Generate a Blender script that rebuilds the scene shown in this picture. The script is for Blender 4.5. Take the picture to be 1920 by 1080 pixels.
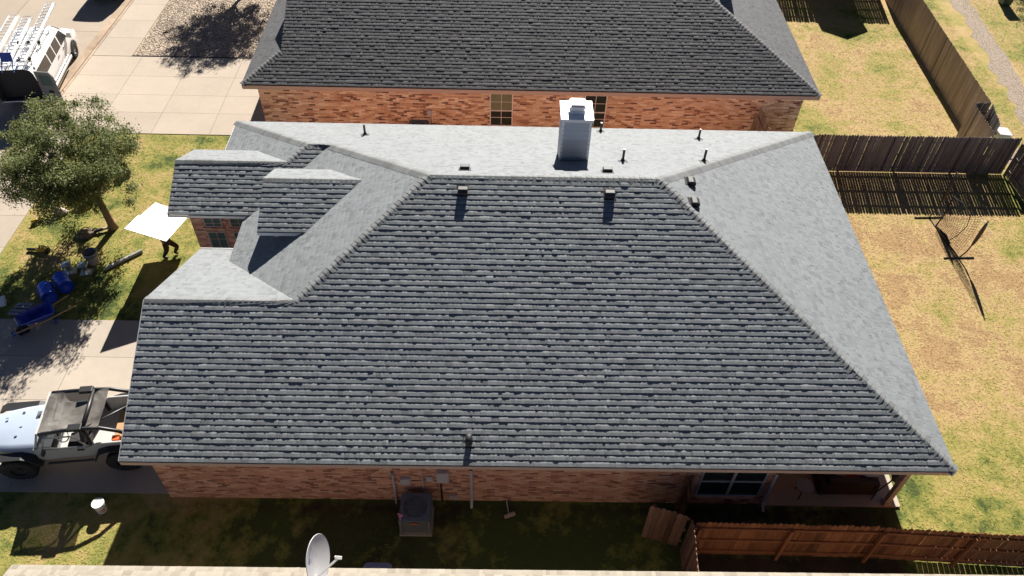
import bpy, bmesh, math, random
import numpy as np
from mathutils import Vector, Matrix, noise

random.seed(7)
rng = np.random.default_rng(7)
scene = bpy.context.scene
for o in list(bpy.data.objects):
    bpy.data.objects.remove(o, do_unlink=True)
COL = scene.collection

# ------------------------------------------------------------------ camera
cam_d = bpy.data.cameras.new('camera')
cam = bpy.data.objects.new('camera', cam_d)
COL.objects.link(cam)
_r = Vector((0.99975, 0.00114, 0.02220)); _u = Vector((-0.01596, 0.73199, 0.68113)); _f = Vector((0.01547, 0.68131, -0.73183))
cam.matrix_world = Matrix(((_r.x, _u.x, -_f.x, 9.916), (_r.y, _u.y, -_f.y, -10.822), (_r.z, _u.z, -_f.z, 21.300), (0, 0, 0, 1)))
cam_d.sensor_width = 36.0
cam_d.lens = 1483.96 / 1920 * 36.0
cam_d.clip_end = 2000
scene.camera = cam

# ------------------------------------------------------------------ light
SUN = Vector((0.19, 1.44, 1.0)).normalized()          # towards the sun
elev = math.asin(SUN.z); azim = math.atan2(SUN.x, SUN.y)
world = bpy.data.worlds.new('World'); scene.world = world
world.use_nodes = True
wn = world.node_tree.nodes; wl = world.node_tree.links
sky = wn.new('ShaderNodeTexSky'); sky.sky_type = 'NISHITA'; sky.sun_disc = False
sky.sun_elevation = elev; sky.sun_rotation = azim
sky.air_density = 0.26; sky.dust_density = 0.05
wl.new(sky.outputs['Color'], wn['Background'].inputs['Color'])
wn['Background'].inputs['Strength'].default_value = 0.05
sun_d = bpy.data.lights.new('sun', 'SUN'); sun_d.energy = 5.0; sun_d.angle = math.radians(0.5); sun_d.color = (1.0, 0.94, 0.85)
sun = bpy.data.objects.new('sun', sun_d); COL.objects.link(sun)
sun.rotation_euler = SUN.to_track_quat('Z', 'Y').to_euler()
sun.location = (10, 30, 40)
scene.view_settings.view_transform = 'Standard'
scene.view_settings.look = 'None'
scene.view_settings.exposure = 1.22
scene.view_settings.gamma = 1.0

# ------------------------------------------------------------------ mesh helper
class MB:
    def __init__(self):
        self.v = []; self.f = []; self.s = []; self.shade = 1.0
    def add(self, vs, fs, shade=None):
        b = len(self.v)
        self.v.extend([tuple(p) for p in vs])
        sh = self.shade if shade is None else shade
        for f in fs:
            self.f.append(tuple(b + i for i in f)); self.s.append(sh)
    def quad(self, a, b, c, d, shade=None): self.add([a, b, c, d], [(0, 1, 2, 3)], shade)
    def poly(self, pts, shade=None): self.add(pts, [tuple(range(len(pts)))], shade)
    def box(self, x0, y0, z0, x1, y1, z1, shade=None):
        vs = [(x0, y0, z0), (x1, y0, z0), (x1, y1, z0), (x0, y1, z0), (x0, y0, z1), (x1, y0, z1), (x1, y1, z1), (x0, y1, z1)]
        self.add(vs, [(0, 3, 2, 1), (4, 5, 6, 7), (0, 1, 5, 4), (1, 2, 6, 5), (2, 3, 7, 6), (3, 0, 4, 7)], shade)
    def obox(self, c, ax, ay, az, shade=None):
        c = Vector(c); ax = Vector(ax); ay = Vector(ay); az = Vector(az)
        vs = [c + sx * ax + sy * ay + sz * az for sz in (-1, 1) for sx, sy in ((-1, -1), (1, -1), (1, 1), (-1, 1))]
        self.add(vs, [(0, 3, 2, 1), (4, 5, 6, 7), (0, 1, 5, 4), (1, 2, 6, 5), (2, 3, 7, 6), (3, 0, 4, 7)], shade)
    def bar(self, p0, p1, w, h, up=(0, 0, 1), shade=None):
        p0 = Vector(p0); p1 = Vector(p1); d = p1 - p0; L = d.length; d.normalize()
        upv = Vector(up); s = d.cross(upv)
        if s.length < 1e-4: s = d.cross(Vector((1, 0, 0)))
        s.normalize(); n = s.cross(d)
        self.obox((p0 + p1) / 2, d * L / 2, s * w / 2, n * h / 2, shade)
    def prism(self, pts, off, shade=None):
        off = Vector(off); n = len(pts)
        a = [Vector(p) for p in pts]; b = [p + off for p in a]
        fs = [tuple(range(n - 1, -1, -1)), tuple(range(n, 2 * n))]
        for i in range(n):
            j = (i + 1) % n; fs.append((i, j, n + j, n + i))
        self.add(a + b, fs, shade)
    def tube(self, pts, r, n=8, caps=True, shade=None):
        pts = [Vector(p) for p in pts]; m = len(pts)
        rs = r if isinstance(r, (list, tuple)) else [r] * m
        vs = []; prev = None
        for i, p in enumerate(pts):
            d = (pts[min(i + 1, m - 1)] - pts[max(i - 1, 0)])
            if d.length < 1e-9: d = Vector((0, 0, 1))
            d.normalize()
            if prev is None:
                a = d.cross(Vector((0, 0, 1)))
                if a.length < 1e-3: a = d.cross(Vector((1, 0, 0)))
            else:
                a = prev - d * prev.dot(d)
                if a.length < 1e-3: a = d.cross(Vector((1, 0, 0)))
            a.normalize(); prev = a; b = d.cross(a)
            for k in range(n):
                t = 2 * math.pi * k / n
                vs.append(p + (a * math.cos(t) + b * math.sin(t)) * rs[i])
        fs = []
        for i in range(m - 1):
            for k in range(n):
                k2 = (k + 1) % n
                fs.append((i * n + k, i * n + k2, (i + 1) * n + k2, (i + 1) * n + k))
        if caps:
            fs.append(tuple(range(n - 1, -1, -1))); fs.append(tuple((m - 1) * n + k for k in range(n)))
        self.add(vs, fs, shade)
    def lathe(self, c, axis, prof, n=16, shade=None, caps=False):
        c = Vector(c); ax = Vector(axis).normalized()
        a = ax.cross(Vector((0, 0, 1)))
        if a.length < 1e-3: a = Vector((1, 0, 0))
        a.normalize(); b = ax.cross(a); vs = []
        for r, h in prof:
            for k in range(n):
                t = 2 * math.pi * k / n
                vs.append(c + ax * h + (a * math.cos(t) + b * math.sin(t)) * r)
        fs = []; m = len(prof)
        for i in range(m - 1):
            for k in range(n):
                k2 = (k + 1) % n
                fs.append((i * n + k, i * n + k2, (i + 1) * n + k2, (i + 1) * n + k))
        if caps:
            fs.append(tuple(range(n - 1, -1, -1))); fs.append(tuple((m - 1) * n + k for k in range(n)))
        self.add(vs, fs, shade)
    def loft(self, secs, close_ends=True, shade=None):
        n = len(secs[0]); vs = [p for s in secs for p in s]; fs = []
        for i in range(len(secs) - 1):
            for k in range(n - 1):
                fs.append((i * n + k, i * n + k + 1, (i + 1) * n + k + 1, (i + 1) * n + k))
        if close_ends:
            fs.append(tuple(range(n - 1, -1, -1))); fs.append(tuple((len(secs) - 1) * n + k for k in range(n)))
        self.add(vs, fs, shade)

ROOT = {}
def build(name, mb, mat, parent=None, smooth=False, bevel=0.0, local=False, auto=None):
    """ONE mesh object; world coordinates unless local, moved into the frame of its unrotated thing."""
    me = bpy.data.meshes.new(name)
    off = Vector((0, 0, 0))
    if parent is not None:
        root = ROOT.get(parent.name, parent)
        if not local: off = Vector(root.location)
    vs = mb.v if off.length == 0 else [(p[0] - off.x, p[1] - off.y, p[2] - off.z) for p in mb.v]
    me.from_pydata([tuple(p) for p in vs], [], mb.f)
    at = me.attributes.new('shade', 'FLOAT', 'FACE')
    at.data.foreach_set('value', np.array(mb.s, dtype=np.float32))
    bm = bmesh.new(); bm.from_mesh(me); bmesh.ops.recalc_face_normals(bm, faces=bm.faces); bm.to_mesh(me); bm.free()
    if smooth:
        me.polygons.foreach_set('use_smooth', [True] * len(me.polygons))
    me.materials.append(mat)
    o = bpy.data.objects.new(name, me); COL.objects.link(o)
    if parent is not None:
        o.parent = parent; ROOT[o.name] = ROOT.get(parent.name, parent)
    if bevel > 0:
        b = o.modifiers.new('bevel', 'BEVEL'); b.width = bevel; b.segments = 2; b.limit_method = 'ANGLE'
    if auto:
        me.polygons.foreach_set('use_smooth', [True] * len(me.polygons))
        es = o.modifiers.new('split', 'EDGE_SPLIT'); es.split_angle = math.radians(auto)
    return o

def tag(o, label=None, cat=None, group=None, kind=None):
    if label: o['label'] = label
    if cat: o['category'] = cat
    if group: o['group'] = group
    if kind: o['kind'] = kind
    return o
def thing(name, loc, label, cat, group=None, rotz=0.0):
    o = bpy.data.objects.new(name, None); COL.objects.link(o)
    o.empty_display_size = 0.3
    o.location = loc; o.rotation_euler = (0, 0, rotz)
    return tag(o, label, cat, group)
def struct(name, mb, mat, **k):
    return tag(build(name, mb, mat, **k), kind='structure')
def copy_tree(o, parent=None):
    c = o.copy(); COL.objects.link(c)
    if parent is not None: c.parent = parent
    for ch in [x for x in bpy.data.objects if x.parent == o]: copy_tree(ch, c)
    return c

# ------------------------------------------------------------------ materials
class NT:
    def __init__(self, name):
        self.m = bpy.data.materials.new(name); self.m.use_nodes = True
        self.t = self.m.node_tree; self.n = self.t.nodes; self.b = self.n['Principled BSDF']
    def node(self, typ, **kw):
        x = self.n.new(typ)
        for k, v in kw.items(): setattr(x, k, v)
        return x
    def link(self, a, b): self.t.links.new(a, b)
    def setin(self, s, val):
        if hasattr(val, 'is_linked') or hasattr(val, 'links'): self.link(val, s)
        else: s.default_value = val
    def math(self, op, a, b=0.0, c=0.0):
        x = self.node('ShaderNodeMath', operation=op)
        self.setin(x.inputs[0], a); self.setin(x.inputs[1], b); self.setin(x.inputs[2], c)
        return x.outputs[0]
    def pos(self, kind='Object'): return self.node('ShaderNodeTexCoord').outputs[kind]
    def noise(self, vec, scale, detail=4, rough=0.6, out='Fac'):
        x = self.node('ShaderNodeTexNoise'); x.inputs['Scale'].default_value = scale
        x.inputs['Detail'].default_value = detail; x.inputs['Roughness'].default_value = rough
        self.link(vec, x.inputs['Vector']); return x.outputs[out]
    def mapping(self, vec, scale=(1, 1, 1), loc=(0, 0, 0), rot=(0, 0, 0)):
        x = self.node('ShaderNodeMapping'); x.inputs['Scale'].default_value = scale
        x.inputs['Location'].default_value = loc; x.inputs['Rotation'].default_value = rot
        self.link(vec, x.inputs['Vector']); return x.outputs[0]
    def ramp(self, fac, stops, interp='LINEAR'):
        x = self.node('ShaderNodeValToRGB'); cr = x.color_ramp; cr.interpolation = interp
        while len(cr.elements) < len(stops): cr.elements.new(0.5)
        for e, (p, c) in zip(cr.elements, stops):
            e.position = p; e.color = (*c, 1) if len(c) == 3 else c
        self.link(fac, x.inputs[0]); return x.outputs[0]
    def mix(self, fac, a, b, blend='MIX'):
        x = self.node('ShaderNodeMix', data_type='RGBA', blend_type=blend)
        self.setin(x.inputs[0], fac)
        for s, val in ((x.inputs[6], a), (x.inputs[7], b)):
            if isinstance(val, tuple): s.default_value = (*val, 1) if len(val) == 3 else val
            else: self.link(val, s)
        return x.outputs[2]
    def attr(self, name): return self.node('ShaderNodeAttribute', attribute_name=name).outputs['Fac']
    def scale_color(self, col, fac):
        x = self.node('ShaderNodeVectorMath', operation='SCALE')
        if isinstance(col, tuple): x.inputs[0].default_value = col
        else: self.link(col, x.inputs[0])
        self.setin(x.inputs[3], fac); return x.outputs[0]
    def bump(self, h, strength=0.3, dist=0.01):
        x = self.node('ShaderNodeBump'); x.inputs['Strength'].default_value = strength; x.inputs['Distance'].default_value = dist
        self.link(h, x.inputs['Height']); self.link(x.outputs[0], self.b.inputs['Normal']); return x
    def done(self, col=None, rough=0.7, metal=0.0, spec=0.5):
        if col is not None: self.setin(self.b.inputs['Base Color'], (*col, 1) if isinstance(col, tuple) and len(col) == 3 else col)
        self.setin(self.b.inputs['Roughness'], rough); self.b.inputs['Metallic'].default_value = metal
        self.b.inputs['Specular IOR Level'].default_value = spec
        return self.m

def simple(name, col, rough=0.6, metal=0.0, var=0.15, scale=6.0, spec=0.5, bump=0.0, coat=0.0):
    t = NT(name); p = t.pos()
    n = t.noise(p, scale, 6, 0.65)
    f = t.math('MULTIPLY_ADD', n, 2 * var, 1 - var)
    f = t.math('MULTIPLY', f, t.attr('shade'))
    if bump > 0: t.bump(t.noise(p, scale * 8, 3), bump, 0.005)
    if coat: t.b.inputs['Coat Weight'].default_value = coat
    return t.done(t.scale_color(col, f), rough, metal, spec)

def shingle_mat(name, base, warm, spec=0.5, bump=1.0):
    t = NT(name); p = t.pos()
    g = t.noise(p, 90, 2, 0.7)
    big = t.noise(p, 0.35, 4, 0.6)
    mid = t.noise(p, 3.0, 3, 0.6)
    f = t.math('MULTIPLY_ADD', g, 0.55, 0.72)
    f = t.math('MULTIPLY', f, t.math('MULTIPLY_ADD', big, 0.16, 0.92))
    f = t.math('MULTIPLY', f, t.math('MULTIPLY_ADD', mid, 0.10, 0.95))
    f = t.math('MULTIPLY', f, t.attr('shade'))
    c = t.mix(t.ramp(t.attr('shade'), [(0.80, (0, 0, 0)), (1.0, (1, 1, 1))]), warm, base)
    t.bump(g, bump, 0.010)
    return t.done(t.scale_color(c, f), 0.75, 0, spec)

def brick_mat(name, stops, mortar, bw=0.24, bh=0.0775):
    t = NT(name); sp = t.node('ShaderNodeSeparateXYZ'); t.link(t.pos(), sp.inputs[0])
    u = t.math('ADD', sp.outputs[0], sp.outputs[1]); v = sp.outputs[2]
    row = t.math('FLOOR', t.math('DIVIDE', v, bh))
    uu = t.math('ADD', t.math('DIVIDE', u, bw), t.math('MULTIPLY', t.math('MODULO', row, 2.0), 0.5))
    colm = t.math('FLOOR', uu)
    fu = t.math('FRACT', uu); fv = t.math('FRACT', t.math('DIVIDE', v, bh))
    du = t.math('MULTIPLY', t.math('MINIMUM', fu, t.math('SUBTRACT', 1.0, fu)), bw)
    dv = t.math('MULTIPLY', t.math('MINIMUM', fv, t.math('SUBTRACT', 1.0, fv)), bh)
    edge = t.math('MINIMUM', du, dv)
    isb = t.math('SMOOTH_MIN', t.math('DIVIDE', edge, 0.007), 1.0, 0.2)
    isb = t.math('MINIMUM', isb, 1.0)
    cmb = t.node('ShaderNodeCombineXYZ'); t.link(colm, cmb.inputs[0]); t.link(row, cmb.inputs[1])
    wnz = t.node('ShaderNodeTexWhiteNoise', noise_dimensions='3D'); t.link(cmb.outputs[0], wnz.inputs['Vector'])
    bc = t.ramp(wnz.outputs['Value'], stops, 'CONSTANT')
    n = t.noise(t.pos(), 25, 4)
    bc = t.scale_color(bc, t.math('MULTIPLY_ADD', n, 0.5, 0.75))
    w = t.noise(t.pos(), 0.5, 3)
    c = t.mix(isb, mortar, bc)
    c = t.scale_color(c, t.math('MULTIPLY_ADD', w, 0.4, 0.8))
    t.bump(t.math('ADD', isb, t.math('MULTIPLY', n, 0.3)), 0.6, 0.008)
    return t.done(c, 0.85, 0, 0.25)

def wood_mat(name, a, b, axis='z', rough=0.85):
    t = NT(name); p = t.pos()
    sc = {'z': (22, 22, 1.6), 'x': (1.6, 22, 22), 'y': (22, 1.6, 22)}[axis]
    g = t.noise(t.mapping(p, sc), 1.0, 5, 0.7)
    st = t.noise(t.mapping(p, (1.3, 1.3, 0.6)), 1.0, 4, 0.6)
    c = t.mix(t.ramp(g, [(0.3, (0, 0, 0)), (0.7, (1, 1, 1))]), a, b)
    f = t.math('MULTIPLY', t.attr('shade'), t.math('MULTIPLY_ADD', st, 0.7, 0.65))
    t.bump(g, 0.4, 0.004)
    return t.done(t.scale_color(c, f), rough, 0, 0.2)

def grass_mat(name, tuft=False):
    t = NT(name); p = t.pos()
    n1 = t.noise(p, 0.55, 5, 0.65); n2 = t.noise(p, 2.6, 4, 0.65); n3 = t.noise(p, 9, 4, 0.7)
    g = t.attr('green')
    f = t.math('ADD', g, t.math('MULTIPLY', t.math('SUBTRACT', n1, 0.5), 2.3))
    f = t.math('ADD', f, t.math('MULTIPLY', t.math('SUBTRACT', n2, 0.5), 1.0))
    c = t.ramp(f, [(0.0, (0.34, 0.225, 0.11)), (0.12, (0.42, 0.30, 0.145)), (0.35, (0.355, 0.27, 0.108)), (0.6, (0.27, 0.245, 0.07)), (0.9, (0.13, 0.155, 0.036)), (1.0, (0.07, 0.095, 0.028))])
    soil = t.ramp(t.noise(p, 1.1, 4, 0.6), [(0.35, (0.03, 0.027, 0.018)), (0.72, (0.075, 0.042, 0.028))])  # near-black tones: bare soil plus the south strip's shade put into the colour
    dm = t.math('ADD', t.attr('dirt_shade'), t.math('MULTIPLY', t.math('SUBTRACT', n2, 0.5), 0.9))
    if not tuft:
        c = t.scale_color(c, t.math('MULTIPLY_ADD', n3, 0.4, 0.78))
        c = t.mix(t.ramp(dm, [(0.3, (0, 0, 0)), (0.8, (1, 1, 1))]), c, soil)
        t.bump(t.math('ADD', n3, t.noise(p, 40, 3)), 0.7, 0.02)
    else:
        c = t.scale_color(c, t.attr('shade'))
        t.b.inputs['Subsurface Weight'].default_value = 0.0
    return t.done(c, 0.9, 0, 0.15)

def concrete_mat(name, base, stain, amt=0.5):
    t = NT(name); p = t.pos()
    a = t.noise(p, 0.45, 5, 0.65); b = t.noise(p, 3.5, 5, 0.7); g = t.noise(p, 60, 3, 0.7)
    f = t.ramp(t.math('ADD', t.math('MULTIPLY', a, 0.65), t.math('MULTIPLY', b, 0.35)), [(0.38, (0, 0, 0)), (0.68, (1, 1, 1))])
    c = t.mix(t.math('MULTIPLY', f, amt), base, stain)
    c = t.scale_color(c, t.math('MULTIPLY', t.math('MULTIPLY_ADD', g, 0.25, 0.87), t.attr('shade')))
    t.bump(t.math('ADD', g, b), 0.25, 0.004)
    return t.done(c, 0.85, 0, 0.25)

def gravel_mat(name, sc=17, stops=None):
    t = NT(name); p = t.pos()
    vo = t.node('ShaderNodeTexVoronoi'); vo.inputs['Scale'].default_value = sc; t.link(p, vo.inputs['Vector'])
    sep = t.node('ShaderNodeSeparateColor'); t.link(vo.outputs['Color'], sep.inputs[0])
    c = t.ramp(sep.outputs[0], stops or [(0, (0.20, 0.15, 0.11)), (0.25, (0.36, 0.28, 0.20)), (0.55, (0.48, 0.38, 0.29)), (0.85, (0.62, 0.52, 0.42)), (1, (0.26, 0.2, 0.16))])
    d = t.ramp(vo.outputs['Distance'], [(0.4, (1, 1, 1)), (0.8, (0.45, 0.45, 0.45))])
    c = t.mix(1.0, c, d, 'MULTIPLY')
    t.bump(t.math('SUBTRACT', 1.0, vo.outputs['Distance']), 0.6, 0.015)
    return t.done(c, 0.85, 0, 0.2)

def glass_mat(name, col=(0.03, 0.045, 0.045), rough=0.05):
    t = NT(name)
    n = t.noise(t.pos(), 1.5, 2)
    t.bump(n, 0.05, 0.01)
    t.setin(t.b.inputs['Base Color'], t.scale_color(col, t.math('MULTIPLY_ADD', n, 0.6, 0.7)))
    return t.done(None, rough, 0, 0.6)

M = dict(
    shingle=shingle_mat('weathered grey shingle', (0.192, 0.209, 0.222), (0.158, 0.173, 0.187)),
    shingle_dark=shingle_mat('charcoal shingle', (0.088, 0.09, 0.096), (0.065, 0.067, 0.074), 0.3),
    shingle_tan=shingle_mat('tan shingle', (0.29, 0.26, 0.21), (0.265, 0.225, 0.18)),
    cap=shingle_mat('grey cap shingle', (0.155, 0.163, 0.168), (0.13, 0.137, 0.142)),
    cap_dark=shingle_mat('charcoal cap shingle', (0.115, 0.117, 0.122), (0.09, 0.092, 0.1), 0.3),
    cap_tan=shingle_mat('tan cap shingle', (0.42, 0.34, 0.28), (0.38, 0.30, 0.25)),
    brick=brick_mat('red brick', [(0, (0.62, 0.31, 0.20)), (0.32, (0.70, 0.39, 0.26)), (0.54, (0.48, 0.215, 0.14)), (0.72, (0.76, 0.48, 0.34)), (0.88, (0.27, 0.12, 0.09))], (0.55, 0.41, 0.32)),
    brick2=brick_mat('brown blend brick', [(0, (0.74, 0.53, 0.37)), (0.26, (0.62, 0.39, 0.255)), (0.5, (0.90, 0.76, 0.59)), (0.59, (0.40, 0.215, 0.145)), (0.72, (0.78, 0.60, 0.44)), (0.9, (0.19, 0.10, 0.085))], (0.66, 0.54, 0.44), bw=0.28),
    brick_deep=brick_mat('deep brown brick', [(0, (0.17, 0.13, 0.105)), (0.4, (0.21, 0.165, 0.135)), (0.7, (0.13, 0.10, 0.085))], (0.2, 0.18, 0.16)),
    trim=simple('beige trim paint', (0.52, 0.40, 0.33), 0.6, var=0.08, scale=3),
    white=simple('white paint', (0.78, 0.78, 0.76), 0.45, var=0.05, scale=3),
    vanwhite=simple('white car paint', (0.80, 0.80, 0.80), 0.25, var=0.03, scale=2, coat=0.5),
    siding=simple('pale grey siding', (0.50, 0.51, 0.54), 0.55, var=0.08, scale=4),
    metalwhite=simple('bright sheet metal', (0.72, 0.72, 0.73), 0.4, var=0.06, scale=5),
    galv=simple('galvanised steel', (0.62, 0.65, 0.68), 0.32, metal=0.85, var=0.2, scale=9),
    alu=simple('aluminium', (0.75, 0.76, 0.77), 0.35, metal=0.6, var=0.1, scale=8),
    black=simple('black plastic', (0.018, 0.018, 0.02), 0.45, var=0.25, scale=5),
    blackmetal=simple('black painted metal', (0.020, 0.021, 0.024), 0.6, var=0.25, scale=8),
    rubber=simple('tyre rubber', (0.02, 0.02, 0.021), 0.8, var=0.35, scale=20, bump=0.4),
    dark=simple('dark interior', (0.03, 0.03, 0.032), 0.8, var=0.3, scale=6),
    grey=simple('grey plastic', (0.28, 0.28, 0.30), 0.5, var=0.12, scale=5),
    lightgrey=simple('light grey plastic', (0.50, 0.50, 0.52), 0.5, var=0.1, scale=5),
    acgrey=simple('grey metal cabinet', (0.17, 0.185, 0.19), 0.45, var=0.15, scale=5),
    acdark=simple('dark blue grey metal', (0.12, 0.15, 0.19), 0.45, var=0.15, scale=5),
    blue=simple('blue plastic', (0.014, 0.085, 0.60), 0.35, var=0.2, scale=6),
    bluepaint=simple('blue enamel paint', (0.012, 0.04, 0.32), 0.3, var=0.25, scale=6),
    ltblue=simple('light blue metal', (0.10, 0.30, 0.60), 0.4, var=0.1),
    jeep=simple('pale silver blue paint', (0.40, 0.47, 0.58), 0.35, var=0.05, scale=2, coat=0.4),
    jeepside=simple('silver paint', (0.48, 0.485, 0.47), 0.4, var=0.06, scale=2),
    yellow=simple('yellow plastic', (0.62, 0.36, 0.02), 0.45, var=0.1),
    orange=simple('orange red plastic', (0.72, 0.12, 0.03), 0.5, var=0.15),
    red=simple('red lens', (0.55, 0.02, 0.03), 0.25, var=0.1),
    pink=simple('pink ribbon', (0.75, 0.30, 0.42), 0.7, var=0.2, scale=20),
    cloth=simple('dark brown trousers', (0.05, 0.022, 0.016), 0.9, var=0.3, scale=12),
    shirt=simple('dark shirt', (0.03, 0.03, 0.035), 0.9, var=0.3, scale=12),
    skin=simple('skin', (0.36, 0.20, 0.13), 0.6, var=0.1),
    hair=simple('black hair', (0.015, 0.012, 0.01), 0.6, var=0.3),
    canvas=simple('brown canvas', (0.17, 0.12, 0.095), 0.9, var=0.6, scale=9, bump=0.6),
    canvas2=simple('pale canvas', (0.48, 0.40, 0.33), 0.9, var=0.5, scale=9, bump=0.6),
    timber=simple('timber handle', (0.42, 0.25, 0.12), 0.7, var=0.25, scale=8),
    bin_beige=simple('beige plastic bin', (0.40, 0.33, 0.30), 0.6, var=0.12, scale=6),
    board=simple('white foam board', (0.86, 0.86, 0.85), 0.6, var=0.02, scale=2),
    fence_dark=wood_mat('weathered dark fence wood', (0.155, 0.137, 0.123), (0.32, 0.285, 0.26)),
    fence_orange=wood_mat('stained fence wood', (0.23, 0.085, 0.035), (0.38, 0.165, 0.075)),
    fence_tan=wood_mat('tan fence wood', (0.29, 0.225, 0.17), (0.41, 0.335, 0.265)),
    gatewood=wood_mat('worn gate wood', (0.17, 0.09, 0.055), (0.30, 0.18, 0.12)),
    bark=wood_mat('oak bark', (0.13, 0.085, 0.06), (0.25, 0.17, 0.12)),
    lawn=grass_mat('lawn'), tuft=grass_mat('grass tufts', True),
    concrete=concrete_mat('pale concrete', (0.42, 0.355, 0.29), (0.33, 0.28, 0.23), 0.6),
    concrete_main=concrete_mat('driveway concrete', (0.43, 0.37, 0.305), (0.32, 0.28, 0.24), 0.6),
    street=concrete_mat('street concrete', (0.38, 0.315, 0.25), (0.29, 0.24, 0.195), 0.6),
    gutter=concrete_mat('dirty kerb concrete', (0.38, 0.29, 0.21), (0.16, 0.11, 0.075), 0.95),
    soil=concrete_mat('soil', (0.16, 0.095, 0.06), (0.09, 0.06, 0.045), 0.9),
    gravel=gravel_mat('river gravel'),
    track=gravel_mat('gravel track', 27, [(0, (0.20, 0.15, 0.11)), (0.4, (0.33, 0.265, 0.205)), (0.8, (0.42, 0.345, 0.275)), (1, (0.27, 0.2, 0.15))]),
    glass=glass_mat('window glass'), greenglass=glass_mat('green tinted glass', (0.10, 0.15, 0.14), 0.12),
    vanglass=glass_mat('tinted glass', (0.045, 0.035, 0.03), 0.1),
    blind=simple('blinds', (0.30, 0.33, 0.20), 0.7, var=0.1),
    cushion=simple('patterned cushion', (0.30, 0.26, 0.25), 0.9, var=0.6, scale=25),
    cushion2=simple('pale cushion', (0.45, 0.47, 0.52), 0.9, var=0.2, scale=12),
    wicker=simple('dark wicker', (0.045, 0.022, 0.016), 0.7, var=0.4, scale=40, bump=0.5),
    redcloth=simple('dark red cushion', (0.25, 0.02, 0.02), 0.9, var=0.2),
    greenplastic=simple('green bin plastic', (0.03, 0.07, 0.035), 0.5, var=0.15),
    carpaint=simple('black car paint', (0.012, 0.012, 0.014), 0.25, var=0.1, coat=0.6),
    bluegrey=simple('blue grey plastic', (0.20, 0.22, 0.36), 0.5, var=0.1),
)
def leaf_mat():
    t = NT('oak leaves'); p = t.pos()
    n = t.noise(p, 0.9, 3)
    c = t.ramp(t.math('ADD', t.math('MULTIPLY', n, 0.5), t.math('MULTIPLY', t.attr('shade'), 0.5)),
               [(0.2, (0.07, 0.088, 0.028)), (0.5, (0.165, 0.195, 0.07)), (0.75, (0.26, 0.285, 0.115)), (0.95, (0.37, 0.38, 0.18))])
    tl_ = t.node('ShaderNodeBsdfTranslucent'); t.link(c, tl_.inputs[0]); mx = t.node('ShaderNodeMixShader'); mx.inputs[0].default_value = 0.5
    t.link(t.b.outputs[0], mx.inputs[1]); t.link(tl_.outputs[0], mx.inputs[2]); t.link(mx.outputs[0], t.n['Material Output'].inputs[0])
    return t.done(c, 0.55, 0, 0.35)
M['leaf'] = leaf_mat()

# ------------------------------------------------------------------ ground
def kerb_x(y): return -11.55 + 0.04 * y
def walk_x(y): return -9.10 + 0.026 * y

def sm(a, b, t):
    t = min(1, max(0, (t - a) / (b - a))); return t * t * (3 - 2 * t)
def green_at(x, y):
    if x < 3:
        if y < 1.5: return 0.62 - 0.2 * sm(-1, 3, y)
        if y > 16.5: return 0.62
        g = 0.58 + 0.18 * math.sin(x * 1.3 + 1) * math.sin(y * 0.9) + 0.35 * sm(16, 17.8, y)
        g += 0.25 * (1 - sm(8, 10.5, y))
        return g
    if y < 2.2 and x < 22: return 0.55 + 0.5 * sm(0, 3, x)  # darkest green along the south strip, its shade painted into the grass
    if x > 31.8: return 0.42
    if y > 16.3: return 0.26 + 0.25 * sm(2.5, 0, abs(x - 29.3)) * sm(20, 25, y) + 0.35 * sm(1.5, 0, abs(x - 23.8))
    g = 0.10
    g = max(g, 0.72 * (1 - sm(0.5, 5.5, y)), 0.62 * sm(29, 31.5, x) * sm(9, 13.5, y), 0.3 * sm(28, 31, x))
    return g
def dirt_shade_at(x, y):  # bare soil mask; along the south strip it also paints in shade
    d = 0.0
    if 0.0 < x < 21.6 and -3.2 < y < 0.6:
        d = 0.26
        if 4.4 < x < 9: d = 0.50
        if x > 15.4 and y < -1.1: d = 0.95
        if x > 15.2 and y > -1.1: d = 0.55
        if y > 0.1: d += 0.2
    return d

def ground_grid(name, xs, ys, z, mat):
    vs = []; g = []; d = []
    for y in ys:
        for i, x in enumerate(xs):
            xx = kerb_x(y) + 0.16 if (i == 0 and x < -9 and x > -14) else x
            vs.append((xx, y, z)); g.append(green_at(xx, y)); d.append(dirt_shade_at(xx, y))
    nx = len(xs); fs = [(j * nx + i, j * nx + i + 1, (j + 1) * nx + i + 1, (j + 1) * nx + i) for j in range(len(ys) - 1) for i in range(nx - 1)]
    me = bpy.data.meshes.new(name); me.from_pydata(vs, [], fs)
    for nm, arr in (('green', g), ('dirt_shade', d)):
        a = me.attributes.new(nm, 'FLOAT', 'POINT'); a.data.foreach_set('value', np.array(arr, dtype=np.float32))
    me.materials.append(mat)
    o = bpy.data.objects.new(name, me); COL.objects.link(o); return tag(o, kind='structure')
xs = [-11.2] + list(np.arange(-10, 44.01, 0.4)) + [50, 60, 80]
ys = [-40, -20, -10] + list(np.arange(-5, 40.01, 0.4)) + [45, 55, 80]
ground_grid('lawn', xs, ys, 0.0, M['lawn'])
e = MB(); e.quad((-600, -600, -0.30), (600, -600, -0.30), (600, 600, -0.30), (-600, 600, -0.30)); struct('earth', e, M['soil'])
ground_grid('far_lawn', [-60, -40, -30, -26], [-40, 0, 20, 40, 80], 0.0, M['lawn'])
s = MB()
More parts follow.
